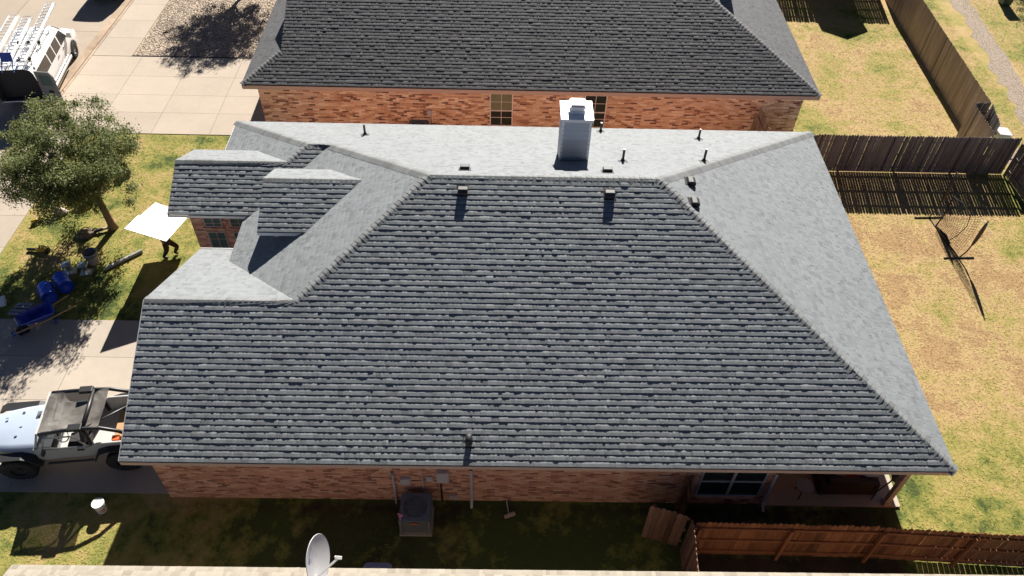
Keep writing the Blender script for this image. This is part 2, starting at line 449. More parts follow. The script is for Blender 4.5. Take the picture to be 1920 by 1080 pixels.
def slabs(mb, rows_y, left, right, z0, z1, cols=1, gap=0.014):
    for a, b in zip(rows_y[:-1], rows_y[1:]):
        for k in range(cols):
            t0 = k / cols; t1 = (k + 1) / cols
            xa = lambda y, t: left(y) + (right(y) - left(y)) * t
            a2, b2 = a + gap / 2, b - gap / 2
            g = gap / 2
            p = [(xa(a2, t0) + g, a2), (xa(a2, t1) - g, a2), (xa(b2, t1) - g, b2), (xa(b2, t0) + g, b2)]
            mb.prism([(x, y, z0) for x, y in p], (0, 0, z1 - z0), shade=random.uniform(0.93, 1.05))
st = MB(); slabs(st, [-40] + list(np.arange(-10, 41, 4.6)) + [80], lambda y: -26, lambda y: kerb_x(y) - 0.55, -0.2, -0.13, 3, 0.02)
struct('street', st, M['street'])
# rolled kerb and gutter
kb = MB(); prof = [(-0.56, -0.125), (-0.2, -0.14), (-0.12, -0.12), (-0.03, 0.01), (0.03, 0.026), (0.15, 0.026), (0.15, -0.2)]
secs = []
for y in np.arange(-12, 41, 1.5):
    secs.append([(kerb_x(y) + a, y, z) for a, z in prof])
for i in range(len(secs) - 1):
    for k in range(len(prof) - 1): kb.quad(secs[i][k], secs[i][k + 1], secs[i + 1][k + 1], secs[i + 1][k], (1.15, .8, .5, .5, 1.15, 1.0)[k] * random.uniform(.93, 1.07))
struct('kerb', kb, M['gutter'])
wk = MB(); slabs(wk, [-12, 0.5, 7.15] + list(np.arange(8.9, 17.9, 1.78)) + [17.92], lambda y: kerb_x(y) + 0.16, walk_x, -0.05, 0.022)
slabs(wk, [24.27, 26.0, 27.75, 29.5, 31.25, 33, 35, 40], lambda y: kerb_x(y) + 0.16, walk_x, -0.05, 0.022)
struct('pavement', wk, M['concrete'])
dn = MB(); slabs(dn, [17.95, 19.54, 20.95, 22.5, 24.24], lambda y: kerb_x(y) + 0.16, lambda y: -0.5, -0.05, 0.024, 4, 0.012)
struct('neighbour_driveway', dn, M['concrete'])
dm = MB(); slabs(dm, [0.55, 2.05, 3.78, 5.53, 7.15], lambda y: walk_x(y) + 0.01, lambda y: 0.38, -0.05, 0.024, 2, 0.012)
struct('driveway', dm, M['concrete_main'])
ent = MB(); slabs(ent, [7.2, 9.35], lambda y: -0.6, lambda y: 1.68, -0.05, 0.02, 1)
struct('entry_path', ent, M['concrete_main'])
gv = MB(); gv.quad((walk_x(24.4) + 0.02, 24.33, 0.012), (-0.5, 24.33, 0.012), (-0.5, 40, 0.012), (walk_x(40) + 0.02, 40, 0.012))
struct('gravel_bed', gv, M['gravel'])
ed = MB(); ed.box(walk_x(24.3), 24.262, -0.02, -0.5, 24.31, 0.05); tag(build('edging_strip', ed, M['black']), 'thin dark edging strip along the front of the gravel bed', 'edging')
pt = MB(); slabs(pt, [0.38, 3.5], lambda y: 17.78, lambda y: 21.85, -0.05, 0.06, 1); struct('patio', pt, M['concrete_main'])
tr = MB()
def strip(mb, c, w, z, seed):
    r = random.Random(seed); a = []; b = []
    for y in np.arange(-6, 42, 0.5):
        cx = c(y); a.append((cx - w / 2 + r.uniform(-.22, .22), y, z)); b.append((cx + w / 2 + r.uniform(-.13, .13), y, z))
    for i in range(len(a) - 1): mb.quad(a[i], b[i], b[i + 1], a[i + 1])
strip(tr, lambda y: 32.7 + 0.03 * (y - 20), 1.0, 0.006, 1)
strip(tr, lambda y: 34.9 + 0.09 * (y - 20), 1.1, 0.006, 2)
struct('alley_track', tr, M['track'])

# grass tufts: short blades standing over the lawn
def in_rect(x, y, r): return (x > r[0]) & (x < r[1]) & (y > r[2]) & (y < r[3])
def grass():
    regs = [(-8.7, 1.0, 7.2, 17.9, 330), (-9, 0.3, -3.2, 0.5, 330), (0.3, 22, -3, 0.35, 110), (21.9, 31.6, -3, 16.1, 300), (22.9, 31.2, 16.3, 33, 260),
            (33.2, 34.4, 12, 34, 260), (31.9, 32.3, 14, 34, 120), (36, 42, 14, 34, 220)]
    P = []
    for x0, x1, y0, y1, den in regs:
        n = int((x1 - x0) * (y1 - y0) * den)
        P.append(np.stack([rng.uniform(x0, x1, n), rng.uniform(y0, y1, n)], 1))
    P = np.concatenate(P)
    n = len(P)
    gr = np.array([green_at(x, y) for x, y in P]); dr = np.array([dirt_shade_at(x, y) for x, y in P])
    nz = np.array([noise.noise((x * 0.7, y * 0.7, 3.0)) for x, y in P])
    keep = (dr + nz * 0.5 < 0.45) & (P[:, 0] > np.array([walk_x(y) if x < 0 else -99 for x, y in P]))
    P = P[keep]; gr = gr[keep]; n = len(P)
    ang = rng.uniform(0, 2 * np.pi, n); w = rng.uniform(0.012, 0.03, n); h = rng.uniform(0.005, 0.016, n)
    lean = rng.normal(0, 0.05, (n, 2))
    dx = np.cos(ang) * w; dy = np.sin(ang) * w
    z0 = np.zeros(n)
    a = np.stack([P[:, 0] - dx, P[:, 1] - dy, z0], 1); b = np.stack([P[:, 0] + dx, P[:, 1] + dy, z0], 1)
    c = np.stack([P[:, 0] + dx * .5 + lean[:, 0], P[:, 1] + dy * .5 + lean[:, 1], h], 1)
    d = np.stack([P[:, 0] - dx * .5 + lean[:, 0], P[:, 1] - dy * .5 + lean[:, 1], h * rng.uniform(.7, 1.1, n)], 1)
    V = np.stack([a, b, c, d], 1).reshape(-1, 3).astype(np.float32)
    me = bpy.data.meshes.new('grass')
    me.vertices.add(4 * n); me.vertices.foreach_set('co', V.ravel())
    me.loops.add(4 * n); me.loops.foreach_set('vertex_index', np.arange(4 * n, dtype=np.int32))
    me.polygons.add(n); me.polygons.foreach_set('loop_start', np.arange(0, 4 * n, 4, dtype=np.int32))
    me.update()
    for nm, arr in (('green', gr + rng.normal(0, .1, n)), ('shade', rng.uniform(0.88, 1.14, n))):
        at = me.attributes.new(nm, 'FLOAT', 'FACE'); at.data.foreach_set('value', arr.astype(np.float32))
    me.materials.append(M['tuft'])
    o = bpy.data.objects.new('grass', me); COL.objects.link(o); tag(o, 'short dry mown grass covering the yards', 'grass', kind='stuff')
grass()
def pebbles():
    mb = MB()
    for i in range(9000):
        x = random.uniform(-8.3, -0.6); y = random.uniform(24.4, 31.5); r = random.uniform(0.02, 0.05)
        if x < walk_x(y) + 0.06: continue
        a = random.uniform(0, 3.14); ca, sa = math.cos(a) * r * random.uniform(1, 1.6), math.sin(a) * r * random.uniform(1, 1.6); z = 0.012
        mb.add([(x + ca, y + sa, z + r * .2), (x - sa, y + ca, z + r * .25), (x - ca, y - sa, z + r * .2), (x + sa, y - ca, z + r * .25), (x, y, z + r * .75)],
               [(0, 1, 4), (1, 2, 4), (2, 3, 4), (3, 0, 4)], random.choice((0.55, 0.8, 1.0, 1.25, 1.5)))
    tag(build('gravel_stones', mb, simple('river stones', (0.40, 0.32, 0.245), 0.8, var=0.25, scale=20)), 'loose tan river stones filling the bed', 'gravel', kind='stuff')
pebbles()

# ------------------------------------------------------------------ shingle roofs
EXPO = 0.166
def shingles(mb, O, U, V, poly, seed=0, expo=EXPO, relief=1.0, seg=0.05, contrast=0.1, warm_p=0.25, base=0.03):
    """courses of laminated shingles laid over a roof plane; poly is in (u, v) metres, v up the slope."""
    r = random.Random(seed)
    O = Vector(O); U = Vector(U).normalized(); V = Vector(V).normalized(); N = U.cross(V).normalized()
    if N.z < 0: N = -N
    n = len(poly)
    def span(v):
        xs_ = []
        for i in range(n):
            (u0, v0), (u1, v1) = poly[i], poly[(i + 1) % n]
            if (v0 <= v < v1) or (v1 <= v < v0): xs_.append(u0 + (u1 - u0) * (v - v0) / (v1 - v0))
        return (min(xs_), max(xs_)) if len(xs_) >= 2 else None
    vmin = min(p[1] for p in poly); vmax = max(p[1] for p in poly)
    k = 0; v = vmin
    while v < vmax - 0.01:
        vt = min(v + expo, vmax)
        sb = span(v + 1e-4); stp = span(vt - 1e-4)
        if sb is None or stp is None: v = vt; continue
        # tabs across the course
        lo = min(sb[0], stp[0]); hi = max(sb[1], stp[1])
        u = lo - r.uniform(0, 0.15); sg = []
        rowh = r.uniform(0.9, 1.15)
        while u < hi:
            w = r.choice((0.08, 0.10, 0.13, 0.16, 0.22)); m = max(2, int(w / seg))
            hb = (0.0145 if r.random() < 0.45 else 0.0205) * rowh
            if r.random() < 0.08: hb = 0.028
            sh = (1.0 if r.random() > warm_p else 0.9) * (1 + r.uniform(-contrast, contrast)); amp = r.uniform(0.001, 0.007)
            hs = [(hb + math.sin(math.pi * q / m) * amp + r.uniform(-0.0016, 0.0016)) * relief for q in range(m + 1)]
            for q in range(m): sg.append((u + w * q / m, u + w * (q + 1) / m, hs[q], hs[q + 1], sh, q == 0))
            u += w
        vb_ = v + r.uniform(-0.002, 0.002) if k else v
        vm_ = vb_ + (vt - vb_) * 0.5; prev = None
        for ua, ub, ha, hb, sh, first in sg:
            a0 = min(max(ua, sb[0]), sb[1]); b0 = min(max(ub, sb[0]), sb[1])
            a1 = min(max(ua, stp[0]), stp[1]); b1 = min(max(ub, stp[0]), stp[1])
            if b0 - a0 < 1e-4 and b1 - a1 < 1e-4: continue
            zb = base
            A = O + U * a0 + V * vb_ + N * (zb + ha); B = O + U * b0 + V * vb_ + N * (zb + hb)
            Cc = O + U * b1 + V * (vt + 0.012) + N * (zb - 0.0005); D = O + U * a1 + V * (vt + 0.012) + N * (zb - 0.0005)
            Mb = O + U * (b0 + (b1 - b0) * .6) + V * vm_ + N * (zb + hb * 0.88); Ma = O + U * (a0 + (a1 - a0) * .6) + V * vm_ + N * (zb + ha * 0.88)
            mb.quad(A, B, Mb, Ma, sh); mb.quad(Ma, Mb, Cc, D, sh)
            if first and prev is not None: mb.quad(prev[0], A, Ma, prev[1], 0.35)
            prev = (B, Mb)
            A2 = O + U * a0 + V * vb_ + N * (zb - 0.004); B2 = O + U * b0 + V * vb_ + N * (zb - 0.004)
            if b0 - a0 > 1e-4: mb.quad(A2, B2, B, A, sh * 0.3)
        v = vt; k += 1
    # deck sheet and eave lip under the courses
    def P3(u, v, z): return O + U * u + V * v + N * z
    mb.poly([P3(u, v, base - 0.012) for u, v in poly], 0.6)
    mb.poly([P3(u, v, -0.02) for u, v in reversed(poly)], 0.6)
    for i in range(n):
        (u0, v0), (u1, v1) = poly[i], poly[(i + 1) % n]
        mb.quad(P3(u0, v0, -0.02), P3(u1, v1, -0.02), P3(u1, v1, base - 0.012), P3(u0, v0, base - 0.012), 0.5)

def slope_xy(mb, plan, kind, zfun, seed, **k):
    """roof face from plan points; kind 's','n','e','w' = compass side the slope falls to; zfun gives height."""
    pts = [Vector((x, y, zfun(x, y))) for x, y in plan]
    g = {'s': Vector((0, 1, 0)), 'n': Vector((0, -1, 0)), 'e': Vector((-1, 0, 0)), 'w': Vector((1, 0, 0))}[kind]
    e_ = 0.5; p0 = pts[0]
    up = Vector((g.x, g.y, (zfun(p0.x + g.x * e_, p0.y + g.y * e_) - zfun(p0.x, p0.y)) / e_)).normalized()
    U = {'s': Vector((1, 0, 0)), 'n': Vector((-1, 0, 0)), 'e': Vector((0, 1, 0)), 'w': Vector((0, -1, 0))}[kind]
    lowest = min(pts, key=lambda p: (p - pts[0]).dot(up))
    O = lowest
    poly = [((p - O).dot(U), (p - O).dot(up)) for p in pts]
    if kind != 's': k.setdefault('contrast', 0.065); k.setdefault('warm_p', 0.2); k.setdefault('relief', 0.42)
    shingles(mb, O, U, up, poly, seed, **k)

def caps(mb, p0, p1, n1, n2, half=0.20, expo=0.16, lift=0.036, seed=0):
    """overlapping cap shingles bent over a ridge or hip from low end p0 to high end p1."""
    r = random.Random(seed)
    p0 = Vector(p0); p1 = Vector(p1); d = (p1 - p0); L = d.length; d.normalize()
    sides = []
    for nn in (n1, n2):
        nn = Vector(nn).normalized(); w = nn.cross(d)
        if w.z > 0: w = -w
        sides.append((w.normalized(), nn))
    up = (sides[0][1] + sides[1][1]).normalized()
    def cross(p, h):
        (w1, m1), (w2, m2) = sides
        return [p + w1 * half + m1 * (lift + h * .5), p + w1 * half * .45 + m1 * (lift + h), p + w1 * half * .16 + m1 * (lift + h) + up * 0.004, p + up * (lift + h + 0.004) * 1.02,
                p + w2 * half * .16 + m2 * (lift + h) + up * 0.004, p + w2 * half * .45 + m2 * (lift + h), p + w2 * half + m2 * (lift + h * .5)]
    t = 0.0
    while t < L:
        t1 = min(t + expo + 0.03, L + 0.02)
        h0 = r.uniform(0.017, 0.021)
        a = cross(p0 + d * t, h0); b = cross(p0 + d * t1, 0.001)
        sh = r.choice((1.0, 1.0, 0.9, 1.1)) * r.uniform(0.93, 1.07)
        vs = a + b; m = len(a)
        fs = [(i, i + 1, m + i + 1, m + i) for i in range(m - 1)]
        mb.add(vs, fs, sh)
        c = cross(p0 + d * t, -0.012); vs = c + a
        mb.add(vs, fs, sh * 0.1)
        t += expo

# ---- main house ------------------------------------------------------------
S = 0.478; HE = 2.75; L = 22.17; D = 15.11; HD = D / 2; ZR = HE + S * HD
X0 = 0.236; XL = X0 + HD; YG = 3.99; ZG = HE + S * YG; XG = X0 + YG; XB = -0.49; YN = 11.36; ZN = HE + S * (D - YN)
nS = Vector((0, -S, 1)).normalized(); nN = Vector((0, S, 1)).normalized(); nE = Vector((S, 0, 1)).normalized(); nW = Vector((-S, 0, 1)).normalized()
house = thing('brick_house', (0, 0, 0), 'big red brick house with grey shingle hip roof and white chimney in the middle', 'house')
roof = MB()
zf = lambda x, y: HE + S * y
zn = lambda x, y: HE + S * (D - y)
ze = lambda x, y: HE + S * (L - x)
zw = lambda x, y: HE + S * (x - X0)
zw2 = lambda x, y: HE + S * (x - XB)
slope_xy(roof, [(0, 0), (L, 0), (L - HD, HD), (XL, HD), (XG, YG), (0, YG)], 's', zf, 1)
slope_xy(roof, [(L, D), (XB, D), (XB + D - YN, YN), (3.98, YN), (XL, HD), (L - HD, HD)], 'n', zn, 2)
slope_xy(roof, [(L, 0), (L, D), (L - HD, HD)], 'e', ze, 3)
slope_xy(roof, [(1.33, 8.82), (1.33, 6.75), (XG, YG), (XL, HD), (X0 + D - YN, YN)], 'w', zw, 4)
slope_xy(roof, [(XB, D), (XB, 10.73), (2.63, 10.73), (3.26, 11.36)], 'w', zw2, 5)
zA = lambda x, y: ZN - S * (YN - y)
zAn = lambda x, y: 4.24 - S * (y - 10.73)
zgn = lambda x, y: ZG - S * (y - YG)
slope_xy(roof, [(-1.2, 8.95), (1.57, 8.95), (3.98, 11.36), (3.26, 11.36), (2.63, 10.73), (-1.2, 10.73)], 's', zA, 6)
slope_xy(roof, [(1.06, 12.3), (-1.2, 12.3), (-1.2, 10.73), (2.63, 10.73)], 'n', zAn, 7)
slope_xy(roof, [(1.15, 7.95), (0, 7.95), (0, YG), (XG, YG), (1.33, 6.89)], 'n', zgn, 8)
roof_o = build('roof', roof, M['shingle'], house)
dr_ = MB(); SB = 0.478
zBf = lambda x, y: 5.28 - SB * (8.58 - y); zBn = lambda x, y: 5.28 - SB * (y - 8.58)
slope_xy(dr_, [(2.45, 6.98), (4.0, 6.98), (5.53, 8.58), (2.45, 8.58)], 's', zBf, 9)
slope_xy(dr_, [(4.5, 9.78), (2.45, 9.78), (2.45, 8.58), (5.53, 8.58)], 'n', zBn, 10)
dormer = build('dormer_roof', dr_, M['shingle'], house)
def cap_part(parent, mat, *a, **k):
    c = MB(); caps(c, *a, **k); return build('ridge_cap', c, mat, parent, auto=38)
C0 = lambda x, y, z: Vector((x, y, z))
cap_part(roof_o, M['cap'], (L, 0, HE), (L - HD, HD, ZR), nS, nE, seed=1)
cap_part(roof_o, M['cap'], (L, D, HE), (L - HD, HD, ZR), nN, nE, seed=2)
cap_part(roof_o, M['cap'], (XL, HD, ZR), (L - HD, HD, ZR), nS, nN, seed=3)
cap_part(roof_o, M['cap'], (XG, YG, ZG), (XL, HD, ZR), nS, nW, seed=4)
cap_part(roof_o, M['cap'], (0, YG, ZG), (XG, YG, ZG), nS, nN, seed=5)
cap_part(roof_o, M['cap'], (3.98, YN, ZN), (XL, HD, ZR), nW, nN, seed=6)
cap_part(roof_o, M['cap'], (3.26, YN, ZN), (3.98, YN, ZN), nS, nN, seed=7)
cap_part(roof_o, M['cap'], (XB, D, HE), (3.26, YN, ZN), nW, nN, seed=8)
cap_part(roof_o, M['cap'], (2.63, 10.73, 4.24), (3.26, YN, ZN), nW, nS, seed=9)
cap_part(roof_o, M['cap'], (-1.2, 10.73, 4.24), (2.63, 10.73, 4.24), nS, nN, seed=10)
cp = MB(); caps(cp, (2.45, 8.58, 5.28), (5.53, 8.58, 5.28), Vector((0, -SB, 1)), Vector((0, SB, 1)), seed=11)
build('ridge_cap', cp, M['cap'], dormer, auto=38)

# walls: brick prisms up to the soffit, gables following the roof
wl_ = MB(); T = 0.2
wl_.box(0.41, 0.45, -0.05, 17.75, 0.65, 2.62)
wl_.prism([(0.41, 0.652, -0.05), (0.41, 7.5, -0.05), (0.41, 7.5, 2.88), (0.41, YG, ZG - 0.08), (0.41, 0.652, 2.95)], (T, 0, 0))
wl_.box(0.615, 7.3, -0.05, 1.7, 7.5, 2.9)
wl_.box(1.5, 7.505, -0.05, 1.7, 9.4, 3.3)
wl_.box(-0.75, 9.4, -0.05, 1.7, 9.6, 3.5)
wl_.prism([(-0.75, 9.605, -0.05), (-0.75, 11.9, -0.05), (-0.75, 11.9, 3.62), (-0.75, 10.73, 4.15), (-0.75, 9.605, 3.62)], (T, 0, 0))
wl_.box(-0.545, 11.7, -0.05, 0.15, 11.9, 3.2)
wl_.box(-0.05, 11.905, -0.05, 0.15, 14.4, 2.62)
wl_.box(-0.05, 14.46, -0.05, 21.7, 14.66, 2.62)
wl_.box(21.5, 3.5, -0.05, 21.7, 14.455, 2.62)
wl_.box(17.55, 0.655, -0.05, 17.75, 3.5, 2.62)
wl_.box(17.755, 3.3, -0.05, 21.495, 3.5, 2.62)
build('wall', wl_, M['brick'], house)
dw = MB(); dw.box(2.85, 7.25, 3.7, 5.0, 7.33, 4.6); dw.prism([(2.85, 7.335, 3.7), (2.85, 9.4, 3.7), (2.85, 9.4, 4.82), (2.85, 8.58, 5.2), (2.85, 7.335, 4.62)], (0.08, 0, 0))
build('dormer_wall', dw, M['siding'], house)
so = MB()
so.box(0.02, 0.03, 2.62, L - 0.05, 0.449, 2.66); so.box(17.76, 0.45, 2.62, L - 0.03, 3.29, 2.66); so.box(21.71, 3.3, 2.62, L - 0.03, D - 0.05, 2.66); so.box(XB + .05, 14.67, 2.62, 21.7, D - 0.05, 2.66)
so.box(-0.3, 9.0, 3.28, 1.6, 9.39, 3.31)
build('soffit', so, M['trim'], house)
fa = MB()
fa.box(0.0, -0.022, 2.60, L, 0.0, 2.735); fa.box(XB, D, 2.60, L, D + 0.022, 2.735); fa.box(L, 0.0, 2.60, L + 0.022, D, 2.735)
def rake(mb, a, b, x, w=0.14, th=0.022, out=-1):
    mb.prism([(x, a[0], a[1] - 0.02), (x, b[0], b[1] - 0.02), (x, b[0], b[1] - w), (x, a[0], a[1] - w)], (out * th, 0, 0))
rake(fa, (0, HE), (YG, ZG), 0.0); rake(fa, (YG, ZG), (7.95, zgn(0, 7.95)), 0.0)
build('fascia', fa, M['trim'], house)
def trim_part(fn, name='eave_trim'):
    m_ = MB(); fn(m_); return build(name, m_, M['white'], house)
trim_part(lambda m_: (rake(m_, (8.95, zA(0, 8.95)), (10.73, 4.24), -1.2), rake(m_, (10.73, 4.24), (12.3, zAn(0, 12.3)), -1.2)), 'rake_board')
trim_part(lambda m_: m_.box(-1.2, 8.928, 3.28, 1.5, 8.95, 3.375)); trim_part(lambda m_: m_.box(-1.2, 12.3, 3.36, 1.0, 12.322, 3.46))
trim_part(lambda m_: m_.box(1.308, 6.75, 3.13, 1.33, 8.9, 3.25)); trim_part(lambda m_: m_.box(XB - 0.022, 12.3, 2.6, XB, D, 2.735))
trim_part(lambda m_: m_.box(0, 7.95, 2.62, 1.15, 7.972, 2.83)); trim_part(lambda m_: m_.box(2.45, 6.958, 4.39, 3.95, 6.98, 4.505))
trim_part(lambda m_: (rake(m_, (6.98, zBf(0, 6.98)), (8.58, 5.28), 2.45), rake(m_, (8.58, 5.28), (9.78, zBn(0, 9.78)), 2.45)), 'rake_board')
trim_part(lambda m_: m_.prism([(-0.03, 0, HE + 0.0), (-0.03, YG, ZG), (-0.03, YG, ZG + 0.028), (-0.03, 0, HE + 0.028)], (0.03, 0, 0)), 'drip_edge')
trim_part(lambda m_: m_.prism([(XB - 0.035, 12.3, 2.74), (XB - 0.035, D, 2.74), (XB - 0.035, D, 2.775), (XB - 0.035, 12.3, 2.775)], (0.03, 0, 0)), 'drip_edge')

def window(parent, x0, z0, x1, z1, y, face=-1, cols=1, mid=None, panes=None, glass='glass', grid=False, framem='white', blinds=None):
    """window in a wall whose outer face is at y, looking towards face*y."""
    y1 = y + face * 0.035
    f = MB(); w = 0.045
    ya, yb = min(y - face * 0.03, y1), max(y - face * 0.03, y1)
    f.box(x0, ya, z0, x0 + w, yb, z1); f.box(x1 - w, ya, z0, x1, yb, z1); f.box(x0 + w, ya, z1 - w, x1 - w, yb, z1); f.box(x0 + w, ya, z0, x1 - w, yb, z0 + w)
    xc = [x0 + (x1 - x0) * i / cols for i in range(1, cols)]
    for x in xc: f.box(x - 0.04, ya, z0 + w, x + 0.04, yb, z1 - w)
    wo = build('window', f, M[framem], parent)
    bars = MB()
    edges = [x0 + w] + [v for x in xc for v in (x - 0.04, x + 0.04)] + [x1 - w]
    g = MB()
    for i in range(0, len(edges), 2):
        a, b = edges[i], edges[i + 1]
        if mid: bars.box(a, min(y1, y1 - face * 0.02) - 0.002, mid - 0.025, b, max(y1, y1 - face * 0.02) + 0.002, mid + 0.025)
        if grid:
            ym = y + face * 0.012
            m = (a + b) / 2; zs = [z0 + w + (z1 - z0 - 2 * w) * t for t in (0.25, 0.75)]
            bars.box(m - 0.01, ym - 0.006, z0 + w, m + 0.01, ym + 0.006, z1 - w)
            for z in zs: bars.box(a, ym - 0.005, z - 0.01, b, ym + 0.005, z + 0.01)
        g.box(a, min(y, y + face * 0.006), z0 + w, b, max(y, y + face * 0.006), z1 - w)
    build('pane', g, M[glass], wo)
    if bars.v: build('glazing_bar', bars, M[framem], wo)
    sl = MB(); sl.box(x0 - 0.06, min(y, y + face * 0.09), z0 - 0.07, x1 + 0.06, max(y, y + face * 0.09), z0)
    build('sill', sl, M['brick'] if framem != 'tan' else M['trim'], wo)
    if blinds:
        bl = MB()
        z = z1 - w - 0.02
        while z > blinds:
            bl.box(x0 + w, min(y + face * 0.008, y + face * 0.016), z - 0.032, x1 - w, max(y + face * 0.008, y + face * 0.016), z); z -= 0.05
        build('blind', bl, M['blind'], wo)
    return wo
window(house, 15.66, 0.5, 17.5, 2.15, 0.45, cols=2, mid=1.33, glass='glass', framem='lightgrey')
window(house, -0.32, 0.9, 0.32, 2.24, 9.4, grid=True, glass='greenglass', framem='trim')
window(house, -0.32, 2.46, 0.32, 3.0, 9.4, grid=True, glass='greenglass', framem='trim')
window(house, 0.58, 0.9, 1.2, 2.24, 9.4, grid=True, glass='greenglass', framem='trim')
window(house, 0.58, 2.46, 1.2, 3.0, 9.4, grid=True, glass='greenglass', framem='trim')
# garage door in the west wall, porch post, downpipes, meters
gd = MB()
for k in range(4): gd.box(0.404, 1.35, 0.03 + k * 0.53, 0.409, 6.25, 0.545 + k * 0.53)
build('garage_door', gd, M['white'], house, bevel=0.01)
po = MB(); po.box(21.35, 0.42, 0.06, 21.50, 0.57, 2.62); po.box(21.32, 0.39, 0.06, 21.53, 0.60, 0.2); po.box(21.32, 0.39, 2.5, 21.53, 0.6, 2.615)
build('porch_post', po, M['trim'], house, bevel=0.006)
def downpipe(x, y, mat, ztop=2.6):
    m = MB(); m.bar((x, y - 0.05, ztop - 0.12), (x, y - 0.05, 0.2), 0.075, 0.055, up=(0, 1, 0)); m.bar((x, y - 0.05, 0.22), (x, y - 0.28, 0.06), 0.075, 0.055, up=(0, 0, 1))
    o = build('downpipe', m, M[mat], house)
    b = MB(); b.box(x - 0.045, y - 0.085, ztop - 0.75, x + 0.045, y - 0.02, ztop - 0.5); build('bracket', b, M['black'], o)
downpipe(9.2, 0.45, 'lightgrey'); downpipe(17.72, 0.45, 'lightgrey')
def meter(x0, z0, x1, z1, d, mat, lid=True):
    m = MB(); m.box(x0, 0.448 - d, z0, x1, 0.448, z1)
    o = build('meter_box', m, M[mat], house, bevel=0.012)
    if lid:
        l = MB(); l.box(x0 + 0.03, 0.44 - d, z0 + 0.04, x1 - 0.03, 0.4475 - d, z1 - 0.05); build('cover', l, M['lightgrey'], o)
meter(7.2, 1.08, 7.5, 1.36, 0.11, 'lightgrey'); meter(7.94, 1.2, 8.12, 1.44, 0.08, 'lightgrey'); meter(8.24, 1.24, 8.58, 1.76, 0.14, 'lightgrey'); meter(8.54, 0.2, 8.78, 0.36, 0.07, 'lightgrey', False)
for pts, r, mt in (([(7.0, 0.40, 1.55), (7.0, 0.40, 0.35), (7.0, 0.34, -0.02)], 0.035, 'lightgrey'), ([(7.82, 0.42, 1.8), (7.84, 0.42, 0.3)], 0.018, 'lightgrey'), ([(8.33, 0.41, 1.24), (8.34, 0.41, 0.0)], 0.022, 'black'), ([(7.5, 0.43, 1.15), (7.9, 0.43, 1.2), (8.2, 0.43, 1.15), (8.5, 0.43, 1.1)], 0.008, 'black'), ([(8.2, 0.435, 1.0), (8.25, 0.435, 0.7), (8.0, 0.435, 0.45), (7.8, 0.44, 0.4)], 0.007, 'black'),
                   ([(6.65, 0.44, 2.2), (6.6, 0.44, 1.7), (6.35, 0.44, 1.45), (5.9, 0.44, 1.38)], 0.006, 'black')):
    m = MB(); m.tube(pts, r, 8); build('conduit', m, M[mt], house, smooth=True)
jb = MB(); jb.box(6.955, 0.37, 1.5, 7.045, 0.45, 1.66); build('junction_box', jb, M['grey'], house, bevel=0.006)

# chimney: sided chase with metal cap
ch = MB(); cx0, cx1, cy0, cy1, ct = 11.80, 12.70, 9.78, 10.70, 6.90
z = 4.6; k = 0
while z < ct - 0.02:
    zt = min(z + 0.17, ct); o_ = 0.022
    ch.prism([(cx0 - o_, cy0 - o_, z), (cx1 + o_, cy0 - o_, z), (cx1 + o_, cy1 + o_, z), (cx0 - o_, cy1 + o_, z)], (0, 0, 0.004)); ch.prism([(cx0 - .004, cy0 - .004, z - .016), (cx1 + .004, cy0 - .004, z - .016), (cx1 + .004, cy1 + .004, z - .016), (cx0 - .004, cy1 + .004, z - .016)], (0, 0, 0.0155), .3)  # second prism: dark strip painting the drop shadow under each board lip
    a = [(cx0 - o_, cy0 - o_, z + .004), (cx1 + o_, cy0 - o_, z + .004), (cx1 + o_, cy1 + o_, z + .004), (cx0 - o_, cy1 + o_, z + .004)]
    b = [(cx0, cy0, zt), (cx1, cy0, zt), (cx1, cy1, zt), (cx0, cy1, zt)]
    ch.add(a + b, [(0, 1, 5, 4), (1, 2, 6, 5), (2, 3, 7, 6), (3, 0, 4, 7)])
    ch.shade = random.uniform(.9, 1.06); z = zt
chim = build('chimney', ch, M['siding'], roof_o)
cb = MB()
for x in (cx0, cx1):
    for y in (cy0, cy1): cb.box(x - (0.02 if x == cx0 else 0.055), y - (0.02 if y == cy0 else 0.055), 4.6, x + (0.055 if x == cx0 else 0.02), y + (0.055 if y == cy0 else 0.02), ct - 0.005)
build('corner_board', cb, M['white'], chim)
# cap pieces hang below the thing > part > sub-part limit, so the cap sits on the house as its own part
cc = MB(); cc.box(cx0 - 0.06, cy0 - 0.06, ct, cx1 + 0.06, cy1 + 0.06, ct + 0.035); cc.box(cx0 - 0.06, cy0 - 0.06, ct - 0.07, cx1 + 0.06, cy0 - 0.045, ct - 0.002); cc.box(cx1 + 0.045, cy0 - 0.04, ct - 0.07, cx1 + 0.06, cy1 + 0.06, ct - 0.002); cc.box(cx0 - 0.06, cy0 - 0.04, ct - 0.07, cx0 - 0.045, cy1 + 0.06, ct - 0.002)
chcap = build('chimney_cap', cc, M['metalwhite'], house)
cw = MB(); ux0, ux1, uy0, uy1 = 12.03, 12.5, 10.02, 10.44
cw.box(ux0, uy0, ct + 0.037, ux1, uy1, ct + 0.11); cw.box(ux0 + 0.03, uy0 + 0.03, ct + 0.11, ux1 - 0.03, uy1 - 0.03, ct + 0.24); cw.box(ux0 - 0.02, uy0 - 0.02, ct + 0.24, ux1 + 0.02, uy1 + 0.02, ct + 0.30); cw.box(ux0 + 0.02, uy0 + 0.02, ct + 0.302, ux1 - 0.02, uy1 - 0.02, ct + 0.36)
build('chimney_cowl', cw, M['metalwhite'], chcap, bevel=0.008)
